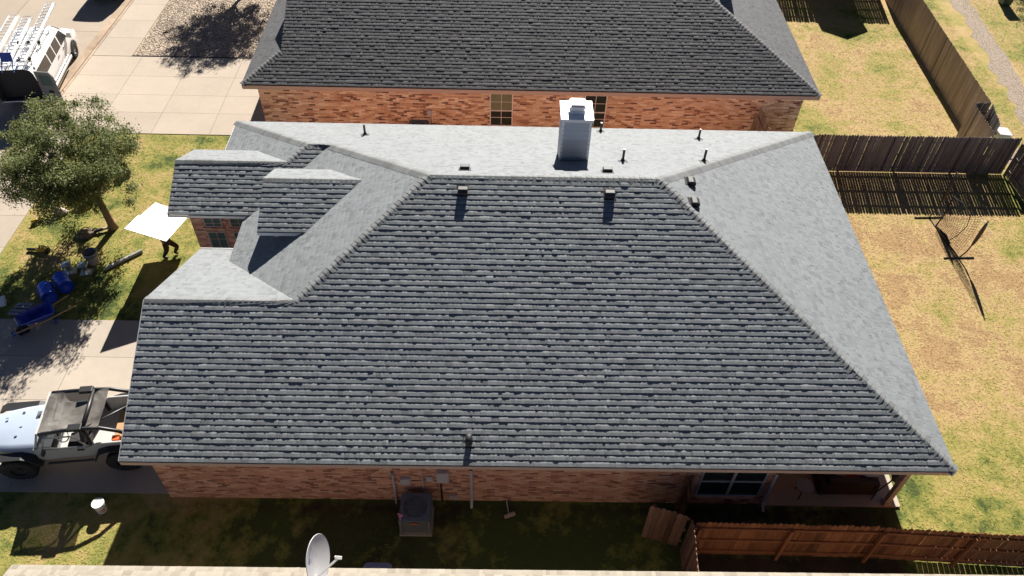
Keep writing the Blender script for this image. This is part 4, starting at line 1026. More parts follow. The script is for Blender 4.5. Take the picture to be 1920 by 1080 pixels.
def jeep():
    yaw = math.radians(6.5)
    # local +x is forward; the car looks towards -X in the world
    j = thing('off_road_car', (-2.62, 2.12, 0.024), 'pale silver open topped off-road car with black roll bars on the driveway', 'car', rotz=math.pi + yaw); j.scale = (1.2, 1.1, 1.08)
    bd = MB()
    W = .76
    # tub with open cabin: floor, sides, cowl
    bd.box(-1.75, -W, .62, .32, W, .68)
    for s_ in (1, -1):
        bd.prism([(-1.75, s_ * W, .62), (.72, s_ * W, .62), (.72, s_ * W, 1.14), (.30, s_ * W, 1.14), (.12, s_ * W, 1.10), (-.62, s_ * W, 1.10), (-.75, s_ * W, 1.2), (-1.75, s_ * W, 1.2)], (0, -s_ * .05, 0))
    bd.box(-1.75, -W + .05, .69, -1.70, W - .05, 1.18)
    bd.box(.32, -W + .051, .62, .72, W - .051, 1.15)
    tub = build('body', bd, M['jeepside'], j, local=True, bevel=0.015)
    hd = MB(); secs = []
    for x, w, zt, e in ((.66, .70, 1.20, .03), (1.2, .66, 1.17, .035), (1.65, .60, 1.13, .04), (1.84, .56, 1.09, .05)):
        secs.append([(x, -w - .02, .86), (x, -w - .01, zt - e - .03), (x, -w + .06, zt - e + .02), (x, -w + .13, zt), (x, 0, zt + .025), (x, w - .13, zt), (x, w - .06, zt - e + .02), (x, w + .01, zt - e - .03), (x, w + .02, .86)])
    hd.loft(secs, True); build('bonnet', hd, M['jeep'], j, local=True, auto=30)
    g = MB(); g.box(1.845, -.55, .70, 1.90, .55, 1.06); build('grille', g, M['jeep'], j, local=True, bevel=0.02)
    sl = MB()
    for k in range(7): sl.box(1.901, -.25 + k * .075, .76, 1.906, -.21 + k * .075, 1.0)
    build('grille_slot', sl, M['black'], j, local=True)
    for s_ in (1, -1):
        l = MB(); l.lathe((1.9, s_ * .42, .9), (1, 0, 0), [(.1, 0), (.1, .03), (.07, .045), (.001, .05)], 16); build('headlight', l, M['lightgrey'], j, local=True)
    for k in range(6):
        v_ = MB(); v_.box(.70, -.42 + k * .04, 1.212, .86, -.405 + k * .04, 1.222); build('hood_louvre', v_, M['dark'], j, local=True)
    la = MB()
    for x, y in ((1.2, .3), (1.55, -.28), (1.2, -.45), (1.15, 0.02)): la.obox((x, y, 1.20), (.03, 0, 0), (0, .018, 0), (0, 0, .012))
    build('hood_latch', la, M['grey'], j, local=True)
    # bumpers, fenders
    b = MB(); b.box(1.95, -.78, .58, 2.08, .78, .72); build('bumper', b, M['black'], j, local=True, bevel=0.02)
    b = MB(); b.box(-1.90, -.75, .55, -1.78, .75, .68); build('bumper', b, M['black'], j, local=True, bevel=0.02)
    for s_ in (1, -1):
        f = MB(); pr = [(1.92, .86), (1.78, .96), (1.05, .96), (.85, .86), (.68, .6), (.62, .6), (.82, .91), (1.02, 1.0), (1.8, 1.0), (1.97, .88)]
        f.prism([(x, s_ * .70, z) for x, z in pr], (0, s_ * .24, 0)); build('front_wing', f, M['black'], j, local=True)
        f = MB(); pr = [(-.62, .62), (-.78, .92), (-1.0, 1.0), (-1.45, 1.0), (-1.72, .9), (-1.75, .72), (-1.80, .72), (-1.77, .95), (-1.48, 1.06), (-.98, 1.06), (-.74, .96), (-.57, .62)]
        f.prism([(x, s_ * .765, z) for x, z in pr], (0, s_ * .17, 0)); build('rear_wing', f, M['black'], j, local=True)
        for x in (1.25, -1.22): wheel(j, (x, s_ * .78, .42), (0, s_, 0), .42, .30, .2, ('rubber', 'dark'))
        st = MB(); st.tube([(.55, s_ * .80, .52), (-.5, s_ * .80, .52)], .035, 8); build('side_step', st, M['black'], j, local=True)
        dr = MB(); dr.prism([(.52, s_ * .765, .70), (.52, s_ * .765, 1.13), (.10, s_ * .765, 1.085), (-.56, s_ * .765, 1.085), (-.42, s_ * .765, .70)], (0, s_ * .012, 0)); do = build('door', dr, M['jeepside'], j, local=True)
        h = MB(); h.box(-.44, s_ * .777, 1.0, -.28, s_ * .80, 1.05) if s_ > 0 else h.box(-.44, -.80, 1.0, -.28, -.777, 1.05); build('handle', h, M['black'], do, local=True)
        fr = MB(); fr.tube([(.50, s_ * .75, 1.12), (.36, s_ * .73, 1.52), (.30, s_ * .72, 1.58), (-.25, s_ * .72, 1.58), (-.36, s_ * .73, 1.5), (-.52, s_ * .75, 1.1)], .022, 8); build('door_frame', fr, M['jeepside'], do, local=True, smooth=True)
        mi = MB(); mi.obox((.42, s_ * .90, 1.18), (.03, 0, 0), (0, .075, 0), (0, 0, .06)); mi.bar((.45, s_ * .77, 1.12), (.42, s_ * .88, 1.16), .03, .03); build('mirror', mi, M['black'], j, local=True, bevel=0.01)
        # roll cage side hoops
        rc = MB(); rc.tube([(.42, s_ * .66, 1.68), (-.1, s_ * .63, 1.74), (-.6, s_ * .62, 1.75), (-.95, s_ * .62, 1.72), (-1.35, s_ * .63, 1.52), (-1.62, s_ * .64, 1.2)], .05, 10)
        rc.tube([(-.55, s_ * .62, 1.75), (-.60, s_ * .66, 1.4), (-.62, s_ * .68, .7)], .05, 10); build('roll_bar', rc, M['black'], j, local=True, smooth=True)
        sp = MB(); sp.obox((-.42, s_ * .60, 1.78), (.16, 0, 0), (0, .10, 0), (0, 0, .05)); build('sound_pod', sp, M['black'], j, local=True, bevel=0.02)
    rc = MB(); rc.tube([(-.58, -.62, 1.75), (-.58, .62, 1.75)], .05, 10); rc.tube([(-.62, .6, 1.72), (-1.55, -.5, 1.28)], .035, 8); build('roll_bar', rc, M['black'], j, local=True, smooth=True)
    # windscreen frame and pane
    wf = MB(); A0, A1, B0, B1 = Vector((.66, -.70, 1.16)), Vector((.66, .70, 1.16)), Vector((.46, -.66, 1.70)), Vector((.46, .66, 1.70))
    for p_, q in ((A0, A1), (A1, B1), (B1, B0), (B0, A0)): wf.bar(p_, q, .05, .05)
    wfo = build('windscreen', wf, M['jeepside'], j, local=True)
    gl = MB(); gl.quad(A0, A1, B1, B0); build('pane', gl, M['clear'], wfo, local=True)
    vz = MB()
    for s_ in (1, -1): vz.obox((.40, s_ * .35, 1.62), (.03, 0, .06), (0, .2, 0), (.02, 0, .006))
    build('sun_visor', vz, M['black'], j, local=True)
    # sagging mesh sun top
    tp = MB(); nx_, ny_ = 12, 10; vs = []
    for i in range(nx_ + 1):
        for k in range(ny_ + 1):
            a, c = i / nx_, k / ny_; x = .44 + (-.95 - .44) * a; y = -.60 + 1.2 * c
            vs.append((x, y, 1.72 + .04 * a - .16 * math.sin(math.pi * a) ** .7 * math.sin(math.pi * c) ** .6 + .02 * math.sin(9 * a + 5 * c)))
    tp.add(vs, [(i * (ny_ + 1) + k, i * (ny_ + 1) + k + 1, (i + 1) * (ny_ + 1) + k + 1, (i + 1) * (ny_ + 1) + k) for i in range(nx_) for k in range(ny_)])
    build('sun_top', tp, M['mesh'], j, local=True, smooth=True)
    # seats, dash, steering wheel
    for s_ in (1, -1):
        s2 = MB(); s2.box(-.45, s_ * .36 - .22, .7, .05, s_ * .36 + .22, .92); s2.prism([(-.40, s_ * .36 - .22, .93), (-.28, s_ * .36 - .22, .93), (-.42, s_ * .36 - .22, 1.55), (-.52, s_ * .36 - .22, 1.5)], (0, .44, 0)); build('seat', s2, M['dark'], j, local=True, bevel=0.03)
    d_ = MB(); d_.box(.28, -.68, .9, .45, .68, 1.13); build('dashboard', d_, M['dark'], j, local=True, bevel=0.02)
    sw = MB(); c = Vector((.14, .36, 1.12)); ax = Vector((.8, 0, -.5)).normalized(); e1 = Vector((0, 1, 0)); e2 = ax.cross(e1)
    sw.tube([c + (e1 * math.cos(t) + e2 * math.sin(t)) * .18 for t in np.linspace(0, 2 * math.pi, 21)], .016, 6); sw.tube([c, c + ax * .2], .02, 6); sw.bar(c - e1 * .17, c + e1 * .17, .03, .02); build('steering_wheel', sw, M['lightgrey'], j, local=True)
    cg = MB(); cg.box(-1.6, -.5, .69, -.95, .5, .78); build('cargo_mat', cg, M['timber'], j, local=True)
    cn = MB(); cn.box(-1.12, .32, .79, -.95, .46, .88); build('cargo_box', cn, M['orange'], j, local=True)
    return j
def mesh_mat():
    t = NT('dusty black mesh cloth'); p = t.pos()
    n = t.noise(p, 2.2, 4, 0.6)
    c = t.ramp(n, [(0.35, (0.06, 0.055, 0.05)), (0.7, (0.20, 0.185, 0.17))])
    tr_ = t.node('ShaderNodeBsdfTransparent'); mx = t.node('ShaderNodeMixShader'); mx.inputs[0].default_value = 0.9
    t.link(tr_.outputs[0], mx.inputs[1]); t.link(t.b.outputs[0], mx.inputs[2]); t.link(mx.outputs[0], t.n['Material Output'].inputs[0])
    return t.done(c, 0.8, 0, 0.3)
M['mesh'] = mesh_mat()
def clear_mat():
    t = NT('clear glass'); tr_ = t.node('ShaderNodeBsdfTransparent'); mx = t.node('ShaderNodeMixShader'); mx.inputs[0].default_value = 0.18
    t.link(tr_.outputs[0], mx.inputs[1]); t.link(t.b.outputs[0], mx.inputs[2]); t.link(mx.outputs[0], t.n['Material Output'].inputs[0])
    return t.done((0.5, 0.55, 0.55), 0.05, 0, 0.5)
M['clear'] = clear_mat()
jeep()

def street_car():
    c = thing('parked_car', (-11.75, 29.85, -0.13), 'black car parked on the street at the top edge', 'car', rotz=math.radians(-2))
    def prof(y, w, zt, belt, zb=.3):
        h = [(w * .9, zb), (w, zb + .15), (w, .7), (w * .97, belt), (w - .14, zt - .08), (w - .3, zt), (0, zt + .02)]
        return [(-x, y, z) for x, z in h] + [(x, y, z) for x, z in reversed(h[:-1])]
    b = MB(); b.loft([prof(0, .86, .95, .8), prof(.12, .93, 1.05, .95), prof(.4, .95, 1.72, 1.02), prof(2.6, .95, 1.78, 1.05), prof(3.4, .95, 1.15, 1.0), prof(4.5, .9, 1.0, .9), prof(4.7, .84, .8, .7)], True)
    build('body', b, M['carpaint'], c, local=True, auto=35)
    for s_ in (1, -1):
        for y in (.95, 3.7): wheel(c, (s_ * .84, y, .36), (s_, 0, 0), .36, .22, .22)
        m = MB(); m.prism([(s_ * .945, .7, 1.1), (s_ * .945, 3.0, 1.1), (s_ * .84, 2.6, 1.62), (s_ * .84, .9, 1.62)], (s_ * .006, 0, 0)); build('window', m, M['vanglass'], c, local=True)
        m = MB(); m.box(s_ * .7 - .12, -.02, .75, s_ * .7 + .12, .1, .9); build('tail_light', m, M['red'], c, local=True, bevel=.01)
    m = MB(); m.box(-.85, -.09, .38, .85, .02, .6); build('bumper', m, M['black'], c, local=True, bevel=.03)
street_car()

# ------------------------------------------------------------------ wheelbarrow
def wheelbarrow():
    w = thing('wheelbarrow', (-5.85, 6.9, 0.0), 'dark blue wheelbarrow with wooden handles at the driveway edge', 'wheelbarrow', rotz=math.radians(40))
    # local: +x points to the handles
    t = MB()
    top = [(-.62, -.20), (-.55, -.27), (.42, -.33), (.50, -.26), (.50, .26), (.42, .33), (-.55, .27), (-.62, .20)]
    bot = [(-.28, -.12), (-.25, -.15), (.22, -.2), (.26, -.17), (.26, .17), (.22, .2), (-.25, .15), (-.28, .12)]
    n = len(top); zt = lambda x: .66 + (-x) * .05
    vs = [(x, y, zt(x)) for x, y in top] + [(x, y, .40) for x, y in bot] + [(x * 1.03, y * 1.05, zt(x) + .0) for x, y in top] + [(x * 1.06, y * 1.09, zt(x) - .025) for x, y in top] + [(x * 1.05, y * 1.06, .385) for x, y in bot]
    fs = []
    for i in range(n):
        k = (i + 1) % n
        fs += [(i, k, n + k, n + i), (i, k, 2 * n + k, 2 * n + i), (2 * n + i, 2 * n + k, 3 * n + k, 3 * n + i), (3 * n + i, 3 * n + k, 4 * n + k, 4 * n + i)]
    fs += [tuple(range(n, 2 * n)), tuple(range(4 * n, 5 * n))]
    t.add(vs, fs); build('tray', t, M['bluepaint'], w, local=True)
    for s_ in (1, -1):
        h = MB(); h.bar((-.85, s_ * .09, .27), (.2, s_ * .24, .36), .045, .045); h.bar((.2, s_ * .24, .36), (1.15, s_ * .32, .50), .04, .04); build('handle', h, M['timber'], w, local=True, bevel=0.006)
        l = MB(); l.tube([(.18, s_ * .22, .36), (.35, s_ * .24, .02), (.6, s_ * .25, .38)], .016, 7); build('leg', l, M['bluepaint'], w, local=True)
    l = MB(); l.tube([(.36, -.24, .03), (.36, .24, .03)], .014, 6); build('brace', l, M['bluepaint'], w, local=True); l = MB(); l.bar((-.95, -.12, .2), (-.95, .12, .2), .05, .03); l.bar((-.95, -.1, .2), (-.6, -.1, .3), .03, .02); l.bar((-.95, .1, .2), (-.6, .1, .3), .03, .02); build('nose_guard', l, M['bluepaint'], w, local=True)
    wheel(w, (-.62, 0, .19), (0, 1, 0), .19, .09, .09, ('rubber', 'bluepaint'))
wheelbarrow()

# blue drums lying on the lawn
def drum(loc, rz, label):
    d = thing('drum', loc, label, 'drum', 'blue drums lying on the front lawn', rotz=rz); d.scale = (1.25, 1.3, 1.3)
    m = MB(); m.lathe((-.27, 0, .2), (1, 0, 0), [(.001, 0), (.17, 0), (.2, .03), (.195, .15), (.205, .16), (.205, .18), (.195, .19), (.195, .34), (.205, .35), (.205, .37), (.195, .38), (.2, .52), (.18, .54), (.17, .5), (.001, .44)], 22)
    build('shell', m, M['blue'], d, local=True, auto=40)
    m = MB(); m.tube([(.27, .2 * math.cos(t), .2 + .2 * math.sin(t)) for t in np.linspace(0, 2 * math.pi, 23)], .014, 6); build('rim', m, M['bluepaint'], d, local=True)
    m = MB(); m.tube([(.27, -.2, .2), (.36, -.14, .12), (.4, 0, .09), (.36, .14, .12), (.27, .2, .2)], .01, 6); build('bail', m, M['bluepaint'], d, local=True)
drum((-6.16, 8.22, 0), math.radians(-55), 'blue plastic drum on its side nearest the wheelbarrow handles')
drum((-5.80, 8.72, 0), math.radians(-50), 'blue plastic drum on its side just below the metal roof flues')
# waste bin standing on the lawn
b = thing('waste_bin', (-5.22, 9.98, 0), 'beige round waste bin with dark liner on the front lawn', 'bin')
m = MB(); m.lathe((0, 0, 0), (0, 0, 1), [(.001, 0), (.20, 0), (.235, .42), (.24, .46), (.225, .46), (.19, .06), (.001, .05)], 22); build('body', m, M['bin_beige'], b, local=True, auto=40)
m = MB(); m.lathe((0, 0, 0), (0, 0, 1), [(.243, .38), (.25, .41), (.25, .50), (.235, .50), (.2, .1), (.001, .09)], 22); build('liner', m, M['acdark'], b, local=True, auto=40)
m = MB(); m.lathe((0, 0, 0), (0, 0, 1), [(.225, .495), (.255, .495), (.26, .515), (.25, .53), (.225, .53)], 22); build('rim', m, M['grey'], b, local=True)
# two galvanised roof flues
def flue(x, y, rz, label):
    f = thing('roof_flue', (x, y, 0), label, 'flue', 'galvanised flues on the front lawn', rotz=rz)
    m = MB(); m.obox((0, 0, .02), (.22, 0, 0), (0, .17, 0), (0, 0, .006)); m.lathe((0, 0, .02), (0, 0, 1), [(.15, 0), (.1, .1), (.085, .14)], 16); build('flashing', m, M['galv'], f, local=True)
    m = MB(); m.tube([(0, 0, .05), (0, 0, .36)], .075, 16); build('pipe', m, M['galv'], f, local=True)
    m = MB(); m.obox((0, 0, .40), (.15, 0, 0), (0, .15, 0), (0, 0, .03)); m.lathe((0, 0, .43), (0, 0, 1), [(.15, 0), (.001, .05)], 12); build('cap', m, M['galv'], f, local=True, bevel=.01)
flue(-5.90, 9.45, .4, 'galvanised roof flue on the grass, the one nearer the street')
flue(-5.30, 9.45, .15, 'galvanised roof flue on the grass right beside the beige bin')
# round metal duct
d = thing('metal_duct', (-4.64, 9.62, 0), 'long grey round metal duct lying on the front lawn', 'duct')
a = Vector((-4.66, 9.58, .07)); e2_ = Vector((-3.62, 10.56, .07)); dv = (e2_ - a).normalized(); m = MB(); m.lathe(a, dv, [(.055, 0), (.07, 0), (.07, .25), (.074, .26), (.07, .27), (.07, (e2_ - a).length), (.055, (e2_ - a).length), (.055, 0)], 18); build('tube', m, M['grey'], d, auto=40)
# leaf blower
lb = thing('leaf_blower', (-7.35, 10.5, 0), 'yellow and black leaf blower lying on the grass near the pavement', 'leaf blower', rotz=math.radians(-4))
m = MB(); m.tube([(-.55, 0, .08), (-.2, 0, .09)], [.055, .062], 12); build('nozzle', m, M['black'], lb, local=True)
m = MB(); m.tube([(-.2, 0, .09), (-.05, 0, .11), (.15, 0, .13), (.25, 0, .12)], [.065, .09, .11, .08], 14); build('body', m, M['yellow'], lb, local=True, smooth=True)
m = MB(); m.tube([(-.05, 0, .19), (0, .0, .3), (.2, 0, .31), (.27, 0, .18)], .025, 8); m.obox((.2, 0, .1), (.1, 0, 0), (0, .09, 0), (0, 0, .08)); build('handle', m, M['black'], lb, local=True, bevel=.01)
# small yellow tool
tl = thing('power_tool', (-8.2, 12.05, 0), 'small yellow power tool on the grass by the pavement', 'tool', rotz=.5)
m = MB(); m.tube([(-.14, 0, .14), (.05, 0, .15), (.12, 0, .15)], [.05, .06, .035], 12); m.tube([(.12, 0, .15), (.18, 0, .15)], .02, 8); build('body', m, M['yellow'], tl, local=True, smooth=True)
m = MB(); m.tube([(-.08, 0, .12), (-.1, 0, .02)], .03, 8); m.obox((-.1, 0, .03), (.07, 0, 0), (0, .045, 0), (0, 0, .03)); build('grip', m, M['black'], tl, local=True, bevel=.008)
# soft bags
def lump(loc, name, label, cat, mat, sx, sy, sz, seed, rz=0, extra=None):
    t = thing(name, loc, label, cat, rotz=rz); m = MB(); n, k = 18, 9; vs = []
    for i in range(k + 1):
        ph = math.pi / 2 * i / k
        for q in range(n):
            th = 2 * math.pi * q / n; d = Vector((math.cos(th) * math.cos(ph), math.sin(th) * math.cos(ph), math.sin(ph)))
            s_ = 1 + .38 * noise.noise(d * 2.2 + Vector((seed, 0, 0))) + .16 * noise.noise(d * 6 + Vector((0, seed, 0)))
            vs.append((d.x * sx * s_, d.y * sy * s_, max(0, d.z * sz * s_)))
    m.add(vs, [(i * n + q, i * n + (q + 1) % n, (i + 1) * n + (q + 1) % n, (i + 1) * n + q) for i in range(k) for q in range(n)])
    build('bag_body', m, mat, t, local=True, smooth=True)
    return t
t = lump((-6.05, 11.42, 0), 'tool_bag', 'lumpy brown tool bag with black straps below the oak', 'bag', M['canvas'], .36, .22, .26, 3, math.radians(25))
m = MB(); m.tube([(-.2, -.1, .18), (-.1, -.05, .36), (.1, .05, .36), (.22, .1, .18)], .018, 6); m.tube([(.25, 0, .15), (.4, .05, .2), (.5, .0, .08)], .03, 6); build('strap', m, M['black'], t, local=True)
t = thing('nail_gun', (-5.55, 11.62, 0), 'black nail gun with a pale end between tool bag and trunk', 'tool', rotz=.45)
m = MB(); m.tube([(-.2, 0, .1), (.12, 0, .12)], [.07, .06], 12); m.obox((-.05, -.06, .08), (.04, 0, 0), (0, .1, 0), (0, 0, .035)); build('body', m, M['black'], t, local=True, bevel=.01)
m = MB(); m.tube([(.12, 0, .12), (.3, 0, .1)], [.05, .055], 12); build('nose', m, M['canvas2'], t, local=True)
t = lump((-7.5, 12.65, 0), 'canvas_bag', 'pale canvas bag under the left side of the oak', 'bag', M['canvas2'], .27, .2, .26, 9, .3)
m = MB(); m.tube([(-.1, 0, .2), (-.06, .02, .34), (.06, .02, .34), (.1, 0, .2)], .014, 6); build('strap', m, M['black'], t, local=True)
t = thing('pry_bar', (-7.7, 12.2, 0), 'thin pale pry bar lying beside the pale bag', 'tool')
m = MB(); m.tube([(-7.62, 12.4, .03), (-7.8, 12.0, .03), (-7.84, 11.93, .06)], .016, 6); build('shaft', m, M['alu'], t); m = MB(); m.tube([(-7.52, 12.38, .03), (-7.7, 11.98, .03)], .014, 6); build('handle', m, M['alu'], t)
t = lump((-6.75, 12.9, 0), 'hose_pile', 'heap of orange brown rope under the oak', 'rope', M['timber'], .4, .14, .12, 5, .5)
t = thing('compressor', (-5.85, 15.0, 0), 'small white and black compressor on the lawn behind the oak', 'compressor', rotz=.3)
m = MB(); m.tube([(-.22, 0, .16), (.2, 0, .16)], .12, 16); build('tank', m, M['white'], t, local=True); m = MB(); m.obox((.05, 0, .34), (.14, 0, 0), (0, .1, 0), (0, 0, .08)); build('motor', m, M['black'], t, local=True, bevel=.02)
m = MB(); m.tube([(-.2, 0, .28), (-.2, 0, .46), (.2, 0, .46)], .015, 6); build('handle', m, M['alu'], t, local=True)
for k in (-.16, .16): m = MB(); m.lathe((.24, k, .09), (0, 1, 0), [(.001, -.025), (.09, -.025), (.09, .025), (.001, .025)], 14); build('wheel', m, M['rubber'], t, local=True)
# sheets of paper, grey boards
t = thing('paper_bag', (-7.65, 7.85, 0), 'crumpled white paper bag at the left edge of the lawn', 'bag', rotz=.4)
m = MB(); m.obox((0, 0, .08), (.10, 0, .02), (0, .15, .01), (-.02, 0, .07)); m.obox((.02, .14, .13), (.08, .02, 0), (0, .07, .03), (0, 0, .04)); build('bag_body', m, M['white'], t, local=True, bevel=.02)
for k, (x, y, z, lab) in enumerate(((-6.85, 7.72, .02, 'grey flat board on the grass behind the wheelbarrow, the farther of two'), (-6.95, 7.42, .02, 'grey flat board on the grass touching the wheelbarrow tray, the nearer of two'))):
    t = thing('board', (x, y, 0), lab, 'board', 'grey boards behind the wheelbarrow'); m = MB(); m.obox((x, y, .05), (.27, 0, 0), (0.03, .11, 0), (0, 0, .035)); build('panel', m, M['grey'], t, bevel=.01)
    m = MB(); m.obox((x, y - .02, .089), (.24, 0, 0), (0, .012, 0), (0, 0, .004)); build('groove', m, M['dark'], t)
# wooden stake lying between drum and wheelbarrow
# white bucket with red lettering
bk = thing('bucket', (-1.42, 0.02, 0), 'white plastic bucket with red lettering on the grass beside the driveway', 'bucket')
m = MB(); m.lathe((0, 0, 0), (0, 0, 1), [(.001, 0), (.135, 0), (.14, .02), (.16, .36), (.17, .365), (.17, .39), (.155, .39)], 28); build('body', m, M['white'], bk, local=True, auto=35)
m = MB(); m.lathe((0, 0, 0), (0, 0, 1), [(.172, .375), (.175, .40), (.165, .415), (.14, .405), (.001, .405)], 28); build('lid', m, M['white'], bk, local=True, auto=35)
m = MB(); m.tube([(.17 * math.cos(t), .17 * math.sin(t) * .9, .33 + .0 * t) for t in np.linspace(-1.6, 1.6, 12)], .004, 5); build('bail', m, M['alu'], bk, local=True)
def lettering(text, size, mat, parent, centre, right, up, depth=0.002, curve_r=None, axis=None):
    cu = bpy.data.curves.new('lettering', 'FONT'); cu.body = text; cu.size = size; cu.extrude = depth; cu.align_x = 'CENTER'; cu.align_y = 'CENTER'
    ob = bpy.data.objects.new('lettering_tmp', cu); COL.objects.link(ob)
    dg = bpy.context.evaluated_depsgraph_get(); me = bpy.data.meshes.new_from_object(ob.evaluated_get(dg))
    bpy.data.objects.remove(ob, do_unlink=True)
    right = Vector(right).normalized(); up = Vector(up).normalized(); n = right.cross(up)
    for v in me.vertices:
        x, y, z = v.co
        if curve_r:
            t = x / curve_r; base = Vector(axis)
            out = -n
            p = base + (n * math.cos(t) + right * math.sin(t)) * (curve_r + z) + up * (Vector(centre) - base).dot(up) + up * y
        else: p = Vector(centre) + right * x + up * y + n * z
        v.co = p
    me.materials.clear(); me.materials.append(mat)
    a = me.attributes.new('shade', 'FLOAT', 'FACE'); a.data.foreach_set('value', np.ones(len(me.polygons), dtype=np.float32))
    o = bpy.data.objects.new('lettering', me); COL.objects.link(o); o.parent = parent; return o
m = MB()
def onb(t, z, e=.0015): r_ = .1385 + .0588 * (z - .02) + e + .0006; return (r_ * math.cos(t), r_ * math.sin(t), z)
for k, (ta, za, tb, zb_) in enumerate(((-1.45, .10, -1.30, .21), (-1.30, .21, -1.15, .10), (-1.38, .14, -1.22, .14), (-1.05, .20, -.80, .20), (-1.05, .20, -1.02, .11), (-1.02, .11, -.78, .11), (-.68, .10, -.66, .21), (-.66, .21, -.42, .20), (-.67, .155, -.47, .155), (-.68, .11, -.44, .11))):
    n_ = 4
    for q in range(n_):
        a0, a1 = q / n_, (q + 1) / n_
        p0 = (ta + (tb - ta) * a0, za + (zb_ - za) * a0); p1 = (ta + (tb - ta) * a1, za + (zb_ - za) * a1); e = .0002 * k + .0015
        w_ = .013; dt = .09 if abs(zb_ - za) > .04 else 0; dz = 0 if dt else w_
        m.quad(onb(p0[0] - dt / 2, p0[1] - dz, e), onb(p1[0] - dt / 2, p1[1] - dz, e), onb(p1[0] + dt / 2, p1[1] + dz, e), onb(p0[0] + dt / 2, p0[1] + dz, e))
build('lettering', m, M['red'], bk, local=True)

# ------------------------------------------------------------------ AC unit and yard things on the dark side
def ac_unit(cx, cy, label, badge=True, w=.4, h=.82):
    a = thing('air_conditioner', (cx, cy, 0), label, 'air conditioner')
    m = MB(); m.box(cx - w - .06, cy - w - .06, -.02, cx + w + .06, cy + w + .06, .06); build('pad', m, M['concrete_main'], a)
    m = MB()
    for x in (-1, 1):
        for y in (-1, 1): m.box(cx + x * w - .035, cy + y * w - .035, .06, cx + x * w + .035, cy + y * w + .035, h)
    build('corner_post', m, M['acgrey'], a, bevel=.01)
    m = MB(); z = .1
    while z < h - .04:
        m.box(cx - w + .01, cy - w + .01, z, cx + w - .01, cy + w - .01, z + .022); z += .035
    m.box(cx - w + .03, cy - w + .03, .06, cx + w - .03, cy + w - .03, h - .12, .5); build('louvre_panel', m, M['acgrey'], a)
    m = MB(); n = 28; ro, ri = [], []
    for k in range(n):
        t = 2 * math.pi * k / n; c, s_ = math.cos(t), math.sin(t); q = (w + .03) / max(abs(c), abs(s_)); q = min(q, (w + .03) * 1.3)
        ro.append((cx + c * q, cy + s_ * q)); ri.append((cx + c * w * .84, cy + s_ * w * .84))
    vs = [(x, y, h) for x, y in ro] + [(x, y, h + .05) for x, y in ro] + [(x, y, h + .06) for x, y in ri] + [(x, y, h - .06) for x, y in ri]
    fs = [(i * n + k, i * n + (k + 1) % n, (i + 1) * n + (k + 1) % n, (i + 1) * n + k) for i in range(3) for k in range(n)]
    m.add(vs, fs); top = build('top_cover', m, M['acdark'], a)
    g = MB()
    for r_ in np.linspace(.06, w * .82, 9): g.tube([(cx + r_ * math.cos(t), cy + r_ * math.sin(t), h + .05) for t in np.linspace(0, 2 * math.pi, 25)], .005, 4, False)
    for k in range(8): t = k * math.pi / 4; g.tube([(cx, cy, h + .052), (cx + w * .84 * math.cos(t), cy + w * .84 * math.sin(t), h + .052)], .006, 4)
    build('fan_grille', g, M['acdark'], top)
    f = MB(); f.lathe((cx, cy, h - .14), (0, 0, 1), [(.001, .07), (.09, .06), (.09, 0)], 14)
    for k in range(3):
        t = k * 2.094 + .4; d = Vector((math.cos(t), math.sin(t), 0)); e_ = Vector((-d.y, d.x, 0)); c = Vector((cx, cy, h - .1)); f.quad(c + d * .08 - e_ * .06, c + d * w * .76 - e_ * .14 + Vector((0, 0, -.03)), c + d * w * .76 + e_ * .12 + Vector((0, 0, .03)), c + d * .08 + e_ * .06)
    build('fan', f, M['acdark'], top)
    if badge:
        b_ = MB(); b_.box(cx - .13, cy - w - .045, h - .14, cx + .1, cy - w - .036, h - .09); build('badge', b_, M['orange'], a)
    return a
ac_unit(7.65, -.22, 'dark grey air conditioner with orange badge beside the brick wall')
ac_unit(6.27, 17.72, 'dark air conditioner against the far brown brick wall', badge=False)
rb_ = thing('ribbon', (7.26, -.5, .87), 'pink ribbon bow on the corner of the air conditioner', 'ribbon'); m = MB()
for k, (dx, dy, dz) in enumerate(((0, 0, 0), (.05, .02, .02), (-.03, .06, .01), (.03, -.06, -.05), (0, -.07, -.12))): m.lathe((7.25 + dx, -.53 + dy, .90 + dz), (.3, .2, 1), [(.001, -.025), (.045, 0), (.03, .02), (.001, .03)], 8)
build('bow', m, M['pink'], rb_)
br = thing('broom', (10.25, 0.05, 0), 'white push broom on the dark grass beside the brick wall', 'broom')
m = MB(); m.tube([(10.28, 0.02, .06), (10.2, .40, .22)], .013, 8); build('handle', m, M['lightgrey'], br)
m = MB(); m.obox((10.31, -.03, .06), (.15, .06, 0), (-.02, .04, 0), (0, 0, .05)); build('head', m, M['canvas2'], br, bevel=.008)
pl = thing('plank', (15.35, 0.35, 0), 'grey plank leaning on the brick wall behind the gate', 'plank')
m = MB(); m.bar((15.35, .1, .0), (15.5, .43, 1.7), .12, .02, up=(0, 1, 0)); build('board', m, M['fence_tan'], pl)
m = MB(); m.tube([(15.2, .3, 0), (15.3, .4, 1.0), (15.25, .42, 1.9), (15.05, .42, 2.2)], .03, 8); build('hook_pole', m, M['fence_tan'], pl)
